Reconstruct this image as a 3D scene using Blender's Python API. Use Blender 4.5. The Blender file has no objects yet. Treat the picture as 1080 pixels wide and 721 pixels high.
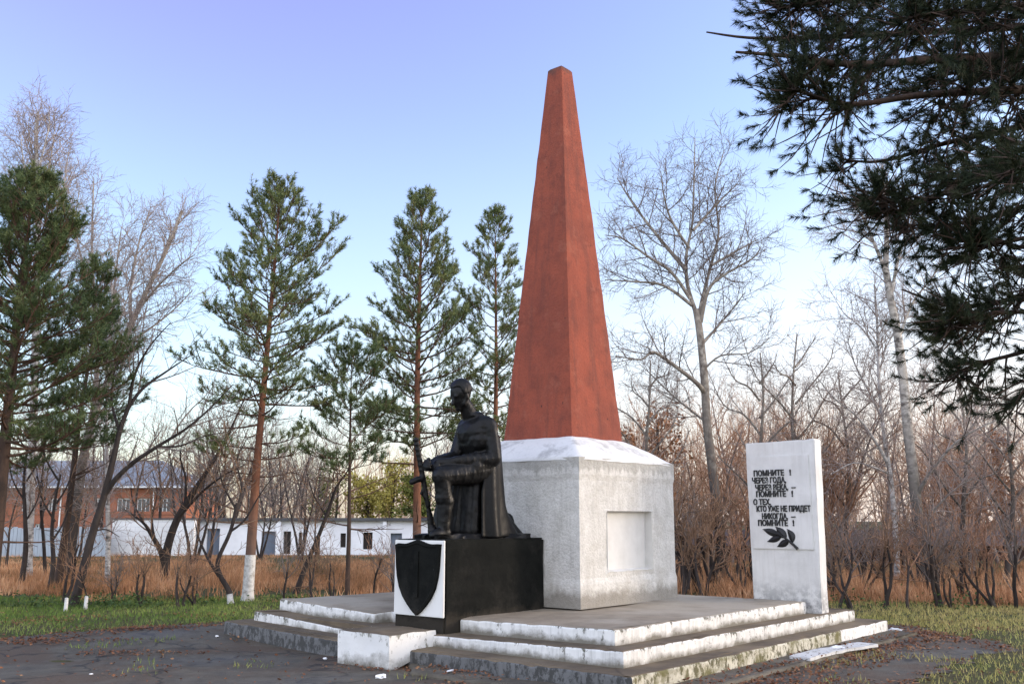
import bpy, bmesh, math, random
import numpy as np
from mathutils import Vector, Matrix

scene = bpy.context.scene
COL = scene.collection
R = math.radians

# ------------------------------------------------------------------ camera, sky, sun, exposure
FPX, PITCH, EYE = 1019.5, R(10.403), 1.65
cam = bpy.data.cameras.new('camera')
cam.sensor_width = 36.0
cam.lens = FPX / 1080 * 36.0
cam.clip_start, cam.clip_end = 0.1, 3000
camo = bpy.data.objects.new('camera', cam)
COL.objects.link(camo)
camo.location = (0, 0, EYE)
camo.rotation_euler = (R(90) + PITCH, 0, 0)
scene.camera = camo

SUN_EL, SUN_AZ = R(12), R(86)          # azimuth clockwise from +Y
world = bpy.data.worlds.new('World')
scene.world = world
world.use_nodes = True
wn, wl = world.node_tree.nodes, world.node_tree.links
wn.clear()
sky = wn.new('ShaderNodeTexSky')
sky.sky_type = 'NISHITA'
sky.sun_disc = False
sky.sun_elevation = SUN_EL
sky.sun_rotation = SUN_AZ
sky.altitude = 100
sky.air_density = 1.0
sky.dust_density = 1.4
sky.ozone_density = 2.2
hsv = wn.new('ShaderNodeHueSaturation')
hsv.inputs['Saturation'].default_value = 0.95
tint = wn.new('ShaderNodeMix')
tint.data_type = 'RGBA'
tint.blend_type = 'MULTIPLY'
tint.inputs[0].default_value = 1.0
bg = wn.new('ShaderNodeBackground')
bg.inputs['Strength'].default_value = 0.15
wo = wn.new('ShaderNodeOutputWorld')
wl.new(sky.outputs[0], hsv.inputs['Color'])
wl.new(hsv.outputs[0], tint.inputs[6])
# the sky is more violet overhead, and pale warm haze lies along the horizon towards the sun
wtc = wn.new('ShaderNodeTexCoord')
wsep = wn.new('ShaderNodeSeparateXYZ')
wl.new(wtc.outputs['Generated'], wsep.inputs[0])


def wmap(src, a, b, c, d):
    m_ = wn.new('ShaderNodeMapRange')
    m_.interpolation_type = 'SMOOTHSTEP'
    for k_, v_ in ((1, a), (2, b), (3, c), (4, d)): m_.inputs[k_].default_value = v_
    wl.new(src, m_.inputs[0])
    return m_.outputs[0]


def wmath(op, a, b):
    m_ = wn.new('ShaderNodeMath')
    m_.operation = op
    for k_, v_ in ((0, a), (1, b)):
        if isinstance(v_, float): m_.inputs[k_].default_value = v_
        else: wl.new(v_, m_.inputs[k_])
    return m_.outputs[0]


vio = wn.new('ShaderNodeMix')
vio.data_type = 'RGBA'
vio.inputs[6].default_value = (1.0, 0.98, 1.0, 1)
vio.inputs[7].default_value = (1.12, 0.74, 1.08, 1)
wl.new(wmath('MULTIPLY', wmath('MULTIPLY', wmap(wsep.outputs[2], 0.18, 0.60, 0.0, 1.0), wmap(wsep.outputs[2], 0.85, 0.58, 0.0, 1.0)), wmap(wsep.outputs[0], 0.45, -0.35, 0.25, 1.0)), vio.inputs[0])
wl.new(vio.outputs[2], tint.inputs[7])
hz_f = wmath('MULTIPLY', wmap(wsep.outputs[2], 0.42, 0.0, 0.0, 1.0), wmap(wsep.outputs[0], -0.45, 0.45, 0.30, 1.0))
hzm = wn.new('ShaderNodeMix')
hzm.data_type = 'RGBA'
hzm.inputs[7].default_value = (2.5, 2.12, 1.95, 1)
wl.new(wmath('MULTIPLY', hz_f, 0.85), hzm.inputs[0])
wl.new(tint.outputs[2], hzm.inputs[6])
# added white fill glow in the unseen sky behind the viewer, lifts shaded sides
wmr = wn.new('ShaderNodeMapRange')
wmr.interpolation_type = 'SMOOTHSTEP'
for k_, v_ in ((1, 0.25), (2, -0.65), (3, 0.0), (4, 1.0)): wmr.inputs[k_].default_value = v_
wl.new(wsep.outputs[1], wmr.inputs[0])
back_fill = wn.new('ShaderNodeMix')
back_fill.data_type = 'RGBA'
back_fill.blend_type = 'ADD'
back_fill.inputs[7].default_value = (3.0, 2.9, 2.8, 1)
wl.new(wmr.outputs[0], back_fill.inputs[0])
wl.new(hzm.outputs[2], back_fill.inputs[6])
wl.new(back_fill.outputs[2], bg.inputs['Color'])
wl.new(bg.outputs[0], wo.inputs[0])

sl = bpy.data.lights.new('sun', 'SUN')
sl.energy = 0.6
sl.angle = R(10)
sl.color = (1.0, 0.84, 0.68)
so = bpy.data.objects.new('sun', sl)
COL.objects.link(so)
sd = Vector((math.sin(SUN_AZ) * math.cos(SUN_EL), math.cos(SUN_AZ) * math.cos(SUN_EL), math.sin(SUN_EL)))
so.rotation_euler = sd.to_track_quat('Z', 'Y').to_euler()
so.location = sd * 60

scene.view_settings.view_transform = 'Standard'
scene.view_settings.look = 'None'
scene.view_settings.exposure = 1.68
scene.view_settings.gamma = 1.0
scene.view_settings.use_curve_mapping = False

# ------------------------------------------------------------------ helpers
random.seed(7)
CP, SP = math.cos(PITCH), math.sin(PITCH)


def ray(px, py):
    x, y = px - 540, 360.5 - py
    return (x, FPX * CP - y * SP, FPX * SP + y * CP)


def at(px, py, Y):
    d = ray(px, py)
    t = Y / d[1]
    return (d[0] * t, Y, EYE + d[2] * t)


def sstep(a, b, x):
    t = min(1.0, max(0.0, (x - a) / (b - a)))
    return t * t * (3 - 2 * t)


def ground(x, y):
    return 0.03 + 0.11 * sstep(1.8, 4.2, -x) * sstep(11.5, 14.0, y)


def base(px, py):
    z = 0.03
    for _ in range(6):
        d = ray(px, py)
        t = (z - EYE) / d[2]
        x, y = d[0] * t, d[1] * t
        z = ground(x, y)
    return (x, y, z)


def mesh_np(name, V, F, mats, smooth=False, midx=None):
    """V (n,3); F list of integer arrays (m,k)"""
    me = bpy.data.meshes.new(name)
    V = np.asarray(V, np.float32)
    me.vertices.add(len(V))
    me.vertices.foreach_set('co', V.ravel())
    F = [np.asarray(f, np.int32) for f in F if len(f)]
    loops = np.concatenate([f.ravel() for f in F])
    cnt = np.concatenate([np.full(len(f), f.shape[1], np.int32) for f in F])
    start = np.concatenate([[0], np.cumsum(cnt)[:-1]]).astype(np.int32)
    me.loops.add(len(loops))
    me.loops.foreach_set('vertex_index', loops)
    me.polygons.add(len(cnt))
    me.polygons.foreach_set('loop_start', start)
    if smooth:
        me.polygons.foreach_set('use_smooth', np.ones(len(cnt), bool))
    for m in (mats if isinstance(mats, (list, tuple)) else [mats]):
        me.materials.append(m)
    if midx is not None:
        me.polygons.foreach_set('material_index', np.asarray(midx, np.int32))
    me.update(calc_edges=True)
    me.validate()
    return me


def link(name, me, parent=None, loc=(0, 0, 0)):
    o = bpy.data.objects.new(name, me)
    COL.objects.link(o)
    o.location = loc
    if parent is not None:
        o.parent = parent
    return o


def tag(o, label=None, cat=None, group=None, kind=None):
    if label: o['label'] = label
    if cat: o['category'] = cat
    if group: o['group'] = group
    if kind: o['kind'] = kind
    return o


def thing(name, loc, label, cat, group=None):
    o = bpy.data.objects.new(name, None)
    COL.objects.link(o)
    o.location = loc
    o.empty_display_size = 0.2
    return tag(o, label, cat, group)


def copy_tree(root, loc, rz, scale=1.0, label=None):
    r = root.copy()
    COL.objects.link(r)
    r.location = loc
    r.rotation_euler = (0, 0, rz)
    r.scale = (scale, scale, scale)
    if label: r['label'] = label
    for ch in list(root.children):
        c = ch.copy()
        COL.objects.link(c)
        c.parent = r
    return r


def bm_mesh(name, bm, mats, smooth=False):
    me = bpy.data.meshes.new(name)
    bmesh.ops.recalc_face_normals(bm, faces=bm.faces)
    bm.to_mesh(me)
    bm.free()
    for m in (mats if isinstance(mats, (list, tuple)) else [mats]):
        me.materials.append(m)
    if smooth:
        for p in me.polygons: p.use_smooth = True
    return me


# ------------------------------------------------------------------ materials
class NT:
    def __init__(self, name, rough=0.8, spec=0.3):
        self.m = bpy.data.materials.new(name)
        self.m.use_nodes = True
        self.n, self.l = self.m.node_tree.nodes, self.m.node_tree.links
        self.b = self.n['Principled BSDF']
        self.b.inputs['Roughness'].default_value = rough
        self.b.inputs['Specular IOR Level'].default_value = spec
        self.tc = self.n.new('ShaderNodeTexCoord')

    def mapping(self, scale=(1, 1, 1), rot=(0, 0, 0), coord='Object'):
        mp = self.n.new('ShaderNodeMapping')
        mp.inputs['Scale'].default_value = scale
        mp.inputs['Rotation'].default_value = rot
        self.l.new(self.tc.outputs[coord], mp.inputs['Vector'])
        return mp.outputs[0]

    def noise(self, scale, detail=4, rough=0.6, vec=None, dist=0.0):
        t = self.n.new('ShaderNodeTexNoise')
        t.inputs['Scale'].default_value = scale
        t.inputs['Detail'].default_value = detail
        t.inputs['Roughness'].default_value = rough
        t.inputs['Distortion'].default_value = dist
        self.l.new(vec if vec is not None else self.tc.outputs['Object'], t.inputs['Vector'])
        return t.outputs['Fac']

    def ramp(self, fac, stops):
        r = self.n.new('ShaderNodeValToRGB')
        els = r.color_ramp.elements
        while len(els) < len(stops): els.new(0.5)
        for e, (p, c) in zip(els, stops):
            e.position = p
            e.color = (c, c, c, 1) if isinstance(c, (int, float)) else (*c, 1)
        self.l.new(fac, r.inputs[0])
        return r.outputs[0]

    def mix(self, fac, a, b, mode='MIX'):
        x = self.n.new('ShaderNodeMix')
        x.data_type = 'RGBA'
        x.blend_type = mode
        for s, v in ((0, fac), (6, a), (7, b)):
            if isinstance(v, (int, float)): x.inputs[s].default_value = v
            elif isinstance(v, tuple): x.inputs[s].default_value = (*v, 1)
            else: self.l.new(v, x.inputs[s])
        return x.outputs[2]

    def math(self, op, a, b=0.0):
        x = self.n.new('ShaderNodeMath')
        x.operation = op
        for s, v in ((0, a), (1, b)):
            if isinstance(v, (int, float)): x.inputs[s].default_value = v
            else: self.l.new(v, x.inputs[s])
        return x.outputs[0]

    def sep(self, coord='Object'):
        s = self.n.new('ShaderNodeSeparateXYZ')
        self.l.new(self.tc.outputs[coord], s.inputs[0])
        return s.outputs

    def color(self, c):
        if isinstance(c, tuple): self.b.inputs['Base Color'].default_value = (*c, 1)
        else: self.l.new(c, self.b.inputs['Base Color'])
        return self

    def roughness(self, s):
        self.l.new(s, self.b.inputs['Roughness'])
        return self

    def bump(self, h, strength=0.3, dist=0.02):
        b = self.n.new('ShaderNodeBump')
        b.inputs['Strength'].default_value = strength
        b.inputs['Distance'].default_value = dist
        self.l.new(h, b.inputs['Height'])
        self.l.new(b.outputs[0], self.b.inputs['Normal'])
        return self


def worn_paint(name, paint, under, amount=0.42, moss=None, streak=True, zr=None):
    """limewash paint worn through to the concrete below, with streaks"""
    t = NT(name, 0.85, 0.2)
    st = t.noise(2.5, 6, 0.7, t.mapping((6, 6, 0.7)))
    pt = t.noise(11, 8, 0.75, t.mapping((1, 1, .6)))
    big = t.noise(1.3, 3)
    c = t.mix(t.ramp(big, [(0.35, 0.0), (0.7, 1.0)]), paint, tuple(x * 0.86 for x in paint))
    if streak:
        c = t.mix(t.ramp(st, [(0.46, 0.0), (0.75, 0.75)]), c, tuple(a * .45 + b * .35 for a, b in zip(paint, under)))
    if zr:
        f = t.math('DIVIDE', t.math('SUBTRACT', t.sep()[2], zr[0]), zr[1] - zr[0])
        wob_ = t.math('MULTIPLY', t.math('SUBTRACT', t.noise(3.5, 6, 0.7), 0.5), 1.5)
        c = t.mix(t.ramp(t.math('ADD', f, wob_), [(0.0, 0.9), (0.45, 0.0)]), c, (0.13, 0.115, 0.085))
        pt = t.math('ADD', pt, t.ramp(f, [(0.7, 0.0), (1.0, 0.10)]))
        pt = t.math('ADD', pt, t.math('MULTIPLY', t.math('SUBTRACT', t.noise(0.9, 3, 0.6), 0.5), 0.22))
    m = t.ramp(pt, [(0.47 + amount * 0.25, 0.0), (0.53 + amount * 0.25, 1.0)])
    c = t.mix(m, c, under)
    if moss:
        c = t.mix(t.ramp(t.noise(3.2, 7, 0.7), [(0.44, 0.0), (0.6, 0.95)]), c, moss)
    t.color(c)
    t.bump(t.math('ADD', pt, t.math('MULTIPLY', m, -0.3)), 0.35, 0.02)
    return t.m


M = {}
M['white_riser'] = worn_paint('white riser paint', (0.72, 0.71, 0.68), (0.15, 0.145, 0.12), 0.36)
M['top_riser'] = worn_paint('upper riser paint', (0.74, 0.73, 0.70), (0.15, 0.145, 0.12), 0.42, zr=(0.386, 0.545))
M['mid_riser'] = worn_paint('middle riser paint', (0.72, 0.71, 0.68), (0.14, 0.135, 0.11), 0.42, zr=(0.232, 0.388))
M['mossy_riser'] = worn_paint('mossy riser paint', (0.6, 0.57, 0.47), (0.12, 0.11, 0.07), 0.1, moss=(0.13, 0.12, 0.05))
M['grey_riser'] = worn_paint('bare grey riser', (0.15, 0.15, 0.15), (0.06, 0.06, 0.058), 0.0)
M['panel_paint'] = worn_paint('shield panel paint', (0.74, 0.73, 0.70), (0.3, 0.29, 0.26), 0.75, streak=False)
M['slab_paint'] = worn_paint('loose slab paint', (0.56, 0.56, 0.55), (0.2, 0.18, 0.15), 0.3, streak=False)
M['white_block'] = worn_paint('white block paint', (0.74, 0.73, 0.70), (0.25, 0.24, 0.2), 0.42, streak=False, zr=(0.0, 0.42))


def concrete(name, a, b, c, scale=3.0, rough=0.85):
    t = NT(name, rough, 0.25)
    n1 = t.noise(scale, 8, 0.65)
    n2 = t.noise(scale * 0.35, 4, 0.6)
    n3 = t.noise(scale * 25, 3, 0.6)
    col = t.mix(t.ramp(n1, [(0.35, 0.0), (0.65, 1.0)]), a, b)
    col = t.mix(t.ramp(n2, [(0.45, 0.0), (0.62, 0.8)]), col, c)
    col = t.mix(t.ramp(n3, [(0.3, 0.25), (0.6, 0.0)]), col, tuple(x * .4 for x in c))
    t.color(col)
    t.bump(t.math('ADD', n1, t.math('MULTIPLY', n3, 0.3)), 0.3, 0.015)
    return t.m


M['tread'] = concrete('worn concrete tread', (0.29, 0.24, 0.18), (0.19, 0.155, 0.115), (0.36, 0.32, 0.26), 2.2)
M['tread_dark'] = concrete('dark damp tread', (0.14, 0.105, 0.068), (0.08, 0.06, 0.042), (0.19, 0.145, 0.095), 2.6)
M['base_slab'] = concrete('dirty base slab', (0.10, 0.085, 0.065), (0.16, 0.14, 0.11), (0.07, 0.06, 0.045), 2.0)

# whitewashed plaster of the pedestal: grey streaks running down
t = NT('pedestal plaster', 0.88, 0.2)
st = t.noise(2.2, 7, 0.72, t.mapping((5, 5, 0.6)))
n1 = t.noise(4.5, 8, 0.7)
n2 = t.noise(30, 4, 0.65)
z = t.sep()[2]
c = t.mix(t.ramp(n1, [(0.38, 0.0), (0.66, 1.0)]), (0.64, 0.625, 0.59), (0.50, 0.485, 0.45))
c = t.mix(t.ramp(st, [(0.5, 0.0), (0.78, 0.6)]), c, (0.32, 0.31, 0.28))
topdirt = t.math('MULTIPLY', t.ramp(z, [(0.0, 0.0), (1.0, 0.0)]), 1.0)
c = t.mix(t.ramp(n2, [(0.32, 0.42), (0.5, 0.0)]), c, (0.34, 0.33, 0.30))
n4 = t.noise(1.7, 7, 0.75)
c = t.mix(t.ramp(n4, [(0.52, 0.0), (0.68, 0.5)]), c, (0.40, 0.37, 0.32))
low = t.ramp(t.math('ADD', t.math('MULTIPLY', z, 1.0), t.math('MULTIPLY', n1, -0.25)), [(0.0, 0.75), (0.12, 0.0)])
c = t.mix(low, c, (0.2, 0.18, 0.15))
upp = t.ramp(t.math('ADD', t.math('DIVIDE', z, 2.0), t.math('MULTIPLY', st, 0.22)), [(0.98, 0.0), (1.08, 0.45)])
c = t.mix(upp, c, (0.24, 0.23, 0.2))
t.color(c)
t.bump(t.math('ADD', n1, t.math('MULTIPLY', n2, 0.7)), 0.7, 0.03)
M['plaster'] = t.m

t = NT('pedestal cap limewash', 0.9, 0.15)
n1 = t.noise(2.4, 7, 0.7)
n2 = t.noise(22, 4, 0.6)
c = t.mix(t.ramp(n1, [(0.52, 0.0), (0.64, 0.9)]), (0.62, 0.615, 0.60), (0.36, 0.355, 0.345))
c = t.mix(t.ramp(n2, [(0.3, 0.3), (0.5, 0.0)]), c, (0.4, 0.4, 0.38))
t.color(c).bump(t.math('ADD', n1, n2), 0.3, 0.015)
M['cap'] = t.m

t = NT('niche panel paint', 0.8, 0.2)
n1 = t.noise(3, 6, 0.65)
t.color(t.mix(t.ramp(n1, [(0.4, 0.0), (0.75, 1.0)]), (0.62, 0.61, 0.585), (0.52, 0.51, 0.485))).bump(n1, 0.2, 0.01)
M['niche'] = t.m

# terracotta obelisk paint over rough render
t = NT('red brown obelisk paint', 0.85, 0.2)
n1 = t.noise(1.1, 6, 0.65)
n2 = t.noise(5, 7, 0.7)
n3 = t.noise(38, 4, 0.65)
c = t.mix(t.ramp(n1, [(0.36, 0.0), (0.66, 1.0)]), (0.285, 0.073, 0.042), (0.195, 0.053, 0.034))
c = t.mix(t.ramp(n2, [(0.5, 0.0), (0.72, 0.75)]), c, (0.14, 0.042, 0.03))
c = t.mix(t.ramp(n3, [(0.28, 0.6), (0.48, 0.0)]), c, (0.15, 0.04, 0.03))
st = t.noise(1.6, 6, 0.7, t.mapping((4, 4, 0.25)))
c = t.mix(t.ramp(st, [(0.5, 0.0), (0.68, 0.7)]), c, (0.13, 0.045, 0.034))
c = t.mix(t.ramp(t.noise(3.4, 8, 0.75), [(0.56, 0.0), (0.63, 0.5)]), c, (0.28, 0.095, 0.06))
sp = t.noise(11, 3, 0.55)
c = t.mix(t.ramp(sp, [(0.715, 0.0), (0.74, 0.9)]), c, (0.05, 0.025, 0.02))
zz = t.sep()[2]
c = t.mix(t.ramp(t.math('DIVIDE', t.math('ADD', zz, t.math('MULTIPLY', n2, 0.25)), 6.1), [(0.955, 0.0), (0.985, 1.0)]), c, (0.04, 0.05, 0.045))
t.color(c).bump(t.math('ADD', n2, t.math('MULTIPLY', n3, 0.6)), 0.5, 0.03)
M['obelisk'] = t.m

t = NT('black statue paint', 0.5, 0.22)
n1 = t.noise(9, 5, 0.6)
t.color(t.mix(n1, (0.003, 0.003, 0.0033), (0.007, 0.007, 0.0075))).bump(n1, 0.25, 0.02)
t.roughness(t.ramp(n1, [(0.3, 0.36), (0.7, 0.6)]))
M['statue'] = t.m
t = NT('black plinth paint', 0.9, 0.08)
n1 = t.noise(5, 7, 0.68)
n2 = t.noise(16, 5, 0.6)
c = t.mix(t.ramp(n1, [(0.35, 0.0), (0.7, 1.0)]), (0.006, 0.0065, 0.006), (0.012, 0.0125, 0.011))
c = t.mix(t.ramp(n2, [(0.7, 0.0), (0.76, 0.5)]), c, (0.06, 0.06, 0.06))
c = t.mix(t.ramp(t.noise(1.8, 8, 0.75), [(0.5, 0.0), (0.7, 0.7)]), c, (0.028, 0.026, 0.023))
c = t.mix(t.ramp(t.math('ADD', t.sep()[2], t.math('MULTIPLY', n1, -0.3)), [(0.0, 0.6), (0.12, 0.0)]), c, (0.05, 0.042, 0.033))
t.color(c).bump(n1, 0.6, 0.025)
M['plinth'] = t.m

# stele limewash: dirty at the foot
t = NT('stele limewash', 0.88, 0.2)
n1 = t.noise(2.2, 6, 0.65)
n2 = t.noise(6, 8, 0.74)
st = t.noise(2.6, 6, 0.7, t.mapping((7, 7, 0.5)))
z = t.sep()[2]
c = t.mix(t.ramp(n1, [(0.38, 0.0), (0.7, 1.0)]), (0.68, 0.675, 0.66), (0.56, 0.555, 0.54))
c = t.mix(t.ramp(st, [(0.5, 0.0), (0.8, 0.45)]), c, (0.42, 0.40, 0.36))
foot = t.math('MULTIPLY', t.ramp(z, [(0.1, 1.0), (0.5, 0.0)]), t.ramp(n2, [(0.42, 0.0), (0.56, 1.0)]))
c = t.mix(t.math('MULTIPLY', foot, 0.8), c, (0.16, 0.16, 0.16))
t.color(c).bump(n2, 0.25, 0.015)
M['stele'] = t.m

t = NT('lettering black', 0.5, 0.4)
t.color((0.012, 0.012, 0.013))
M['black'] = t.m
t = NT('whitewash', 0.9, 0.15)
n1 = t.noise(12, 5, 0.7)
t.color(t.mix(t.ramp(n1, [(0.45, 0.0), (0.65, 1.0)]), (0.62, 0.61, 0.58), (0.32, 0.30, 0.26)))
M['whitewash'] = t.m
t = NT('litter white', 0.7)
t.color((0.8, 0.8, 0.8))
M['litter'] = t.m


def bark(name, a, b, c=None, zs=0.35, scale=8, rough=0.9, zsplit=None):
    t = NT(name, rough, 0.15)
    n = t.noise(scale, 6, 0.65, t.mapping((1, 1, zs)))
    n2 = t.noise(scale * 0.25, 3, 0.6)
    col = t.mix(t.ramp(n, [(0.36, 0.0), (0.62, 1.0)]), a, b)
    if c:
        col = t.mix(t.ramp(n2, [(0.45, 0.0), (0.62, 1.0)]), col, c)
    if zsplit:
        (z0, z1, dark) = zsplit
        zz = t.math('ADD', t.sep()[2], t.math('MULTIPLY', n2, -1.0))
        col = t.mix(t.ramp(t.math('DIVIDE', zz, 10.0), [(z0 / 10, 0.0), (z1 / 10, 1.0)]), dark, col)
    t.color(col).bump(n, 0.6, 0.03)
    return t.m


M['pine_bark'] = bark('pine bark', (0.19, 0.082, 0.048), (0.10, 0.05, 0.035), (0.23, 0.10, 0.055), 0.3, 9, zsplit=(-0.4, 1.6, (0.14, 0.10, 0.08)))
M['pine_branch'] = bark('pine branch', (0.13, 0.075, 0.05), (0.07, 0.045, 0.035))
M['dark_pine_bark'] = bark('dark pine bark', (0.085, 0.055, 0.042), (0.04, 0.03, 0.025))
M['birch'] = bark('birch bark', (0.60, 0.56, 0.50), (0.07, 0.062, 0.056), (0.40, 0.36, 0.31), 1.6, 6, zsplit=(0.9, 4.4, (0.07, 0.062, 0.056)))
M['white_birch'] = bark('white birch bark', (0.60, 0.57, 0.54), (0.08, 0.075, 0.07), (0.5, 0.47, 0.44), 2.4, 6)
M['poplar'] = bark('poplar bark', (0.42, 0.38, 0.32), (0.14, 0.115, 0.095), (0.22, 0.19, 0.16), 0.7, 9, zsplit=(0.9, 5.2, (0.06, 0.05, 0.045)))
M['dark_bark'] = bark('dark bark', (0.06, 0.048, 0.042), (0.03, 0.025, 0.024))
M['pale_twig'] = bark('pale twig', (0.36, 0.30, 0.27), (0.25, 0.20, 0.18))
M['grey_twig'] = bark('grey twig', (0.22, 0.18, 0.16), (0.13, 0.105, 0.095))
M['brown_twig'] = bark('brown twig', (0.27, 0.17, 0.11), (0.15, 0.093, 0.062))
M['red_twig'] = bark('red brown twig', (0.38, 0.215, 0.135), (0.23, 0.13, 0.082))
M['far_twig'] = bark('far wood twig', (0.50, 0.345, 0.25), (0.34, 0.23, 0.165))  # twig colour paled to stand in for haze and glow over the wood


def leafy(name, cols, scale=1.5, rough=0.7, trans=0.0, fine=40):
    t = NT(name, rough, 0.25)
    n = t.noise(scale, 3, 0.6)
    n2 = t.noise(fine, 1, 0.5)
    f = t.math('ADD', t.math('MULTIPLY', n, 0.6), t.math('MULTIPLY', n2, 0.4))
    k = len(cols)
    t.color(t.ramp(f, [(0.34 + 0.32 * i / (k - 1), c) for i, c in enumerate(cols)]))
    return t.m


M['needles'] = leafy('pine needles', [(0.05, 0.08, 0.035), (0.13, 0.165, 0.06), (0.27, 0.265, 0.105)], 2.2)
M['needles_dark'] = leafy('dark pine needles', [(0.032, 0.056, 0.024), (0.075, 0.108, 0.04), (0.155, 0.17, 0.065)], 2.2)
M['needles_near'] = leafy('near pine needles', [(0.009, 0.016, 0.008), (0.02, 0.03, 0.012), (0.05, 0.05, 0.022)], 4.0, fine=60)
t = NT('lawn grass', 0.75, 0.2)
n = t.noise(0.6, 4, 0.65)
n2 = t.noise(9, 1, 0.5)
gxs = t.math('MULTIPLY', t.math('ADD', t.sep()[0], 2.0), 0.018)
f = t.math('ADD', gxs, t.math('ADD', t.math('MULTIPLY', n, 0.55), t.math('MULTIPLY', n2, 0.4)))
t.color(t.ramp(f, [(0.33, (0.08, 0.135, 0.026)), (0.46, (0.19, 0.24, 0.06)), (0.58, (0.33, 0.31, 0.10)), (0.75, (0.40, 0.32, 0.13))]))
M['grass'] = t.m
t = NT('dry grass', 0.8, 0.15)
n = t.noise(0.5, 5, 0.7)
n2 = t.noise(6, 1, 0.5)
f = t.math('ADD', t.math('MULTIPLY', n, 0.75), t.math('MULTIPLY', n2, 0.3))
t.color(t.ramp(f, [(0.38, (0.085, 0.065, 0.03)), (0.46, (0.24, 0.12, 0.058)), (0.55, (0.46, 0.235, 0.12)), (0.68, (0.64, 0.42, 0.25))]))
M['dry_grass'] = t.m
M['fallen'] = leafy('fallen leaves', [(0.08, 0.035, 0.02), (0.17, 0.07, 0.035), (0.30, 0.17, 0.085)], 2.0, fine=25)
M['yellow_leaf'] = leafy('yellow leaves', [(0.15, 0.145, 0.035), (0.33, 0.28, 0.06), (0.50, 0.42, 0.12)], 0.7, fine=12)
M['green_leaf'] = leafy('green yellow leaves', [(0.05, 0.07, 0.02), (0.12, 0.14, 0.03), (0.26, 0.24, 0.05)], 0.7, fine=12)
M['weed'] = leafy('green weed leaves', [(0.025, 0.05, 0.015), (0.05, 0.09, 0.025), (0.09, 0.12, 0.04)], 3)

t = NT('asphalt', 0.8, 0.35)
n1 = t.noise(0.7, 5, 0.6)
n2 = t.noise(4, 7, 0.7)
n3 = t.noise(70, 3, 0.7)
c = t.mix(t.ramp(n2, [(0.38, 0.0), (0.65, 1.0)]), (0.105, 0.088, 0.063), (0.056, 0.047, 0.034))
c = t.mix(t.ramp(n1, [(0.48, 0.0), (0.6, 0.85)]), c, (0.082, 0.055, 0.037))
c = t.mix(t.ramp(n3, [(0.5, 0.0), (0.8, 0.5)]), c, (0.12, 0.11, 0.10))
v = t.n.new('ShaderNodeTexVoronoi')
v.feature = 'DISTANCE_TO_EDGE'
v.inputs['Scale'].default_value = 0.55
vv = t.n.new('ShaderNodeVectorMath'); vv.operation = 'ADD'
nz = t.n.new('ShaderNodeTexNoise'); nz.inputs['Scale'].default_value = 2.0
t.l.new(t.tc.outputs['Object'], nz.inputs['Vector'])
t.l.new(t.tc.outputs['Object'], vv.inputs[0]); t.l.new(nz.outputs['Color'], vv.inputs[1])
t.l.new(vv.outputs[0], v.inputs['Vector'])
crack = t.ramp(v.outputs[0], [(0.0, 0.9), (0.022, 0.0)])
c = t.mix(crack, c, (0.018, 0.016, 0.015))
t.color(c)
t.roughness(t.ramp(n1, [(0.35, 0.5), (0.6, 0.9)]))
t.bump(t.math('ADD', t.math('MULTIPLY', n2, 1.2), t.math('MULTIPLY', n3, 0.5)), 0.5, 0.02)
M['asphalt'] = t.m

t = NT('soil', 0.95, 0.1)
n1 = t.noise(0.5, 6, 0.65)
n2 = t.noise(9, 5, 0.6)
c = t.mix(t.ramp(n1, [(0.4, 0.0), (0.6, 1.0)]), (0.065, 0.075, 0.026), (0.085, 0.075, 0.035))
c = t.mix(t.ramp(n2, [(0.45, 0.0), (0.65, 0.8)]), c, (0.045, 0.035, 0.022))
t.color(c).bump(n2, 0.6, 0.05)
M['soil'] = t.m

# masonry of the buildings behind
def brick(name, a, b, mortar, scale, rough=0.9):
    t = NT(name, rough, 0.15)
    br = t.n.new('ShaderNodeTexBrick')
    br.inputs['Scale'].default_value = scale
    br.inputs['Color1'].default_value = (*a, 1)
    br.inputs['Color2'].default_value = (*b, 1)
    br.inputs['Mortar'].default_value = (*mortar, 1)
    br.inputs['Mortar Size'].default_value = 0.012
    t.l.new(t.mapping((1, 1, 1), (R(90), 0, 0)), br.inputs['Vector'])
    n = t.noise(0.5, 5, 0.6)
    t.color(t.mix(t.ramp(n, [(0.4, 0.0), (0.65, 0.5)]), br.outputs['Color'], tuple(x * .6 for x in a)))
    return t.m


M['red_brick'] = brick('red brick', (0.36, 0.135, 0.075), (0.29, 0.105, 0.06), (0.34, 0.24, 0.19), 2.5)
M['white_brick'] = brick('white brick', (0.86, 0.85, 0.83), (0.8, 0.8, 0.79), (0.62, 0.62, 0.62), 1.3)
M['metal_roof'] = concrete('blue grey sheet roof', (0.21, 0.235, 0.27), (0.155, 0.175, 0.2), (0.27, 0.29, 0.32), 0.4, 0.5)
M['garage_wall'] = worn_paint('garage limewash', (0.90, 0.90, 0.91), (0.66, 0.66, 0.66), 0.8, streak=False)
M['slate_door'] = concrete('grey blue door', (0.17, 0.20, 0.25), (0.13, 0.155, 0.2), (0.2, 0.23, 0.28), 1.2)
M['dark_gap'] = concrete('dark door leaf', (0.035, 0.03, 0.028), (0.025, 0.022, 0.02), (0.05, 0.04, 0.035), 1.5)
M['felt'] = concrete('roofing felt', (0.10, 0.10, 0.105), (0.07, 0.07, 0.072), (0.13, 0.13, 0.13), 1.0)
M['shed_wood'] = bark('shed boards', (0.085, 0.05, 0.045), (0.05, 0.032, 0.03), None, 0.2, 6)
M['shed_roof'] = concrete('shed roof', (0.085, 0.06, 0.055), (0.06, 0.045, 0.042), (0.11, 0.08, 0.072), 0.8)
t = NT('window glass', 0.12, 0.5)
t.color((0.05, 0.06, 0.07))
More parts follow.
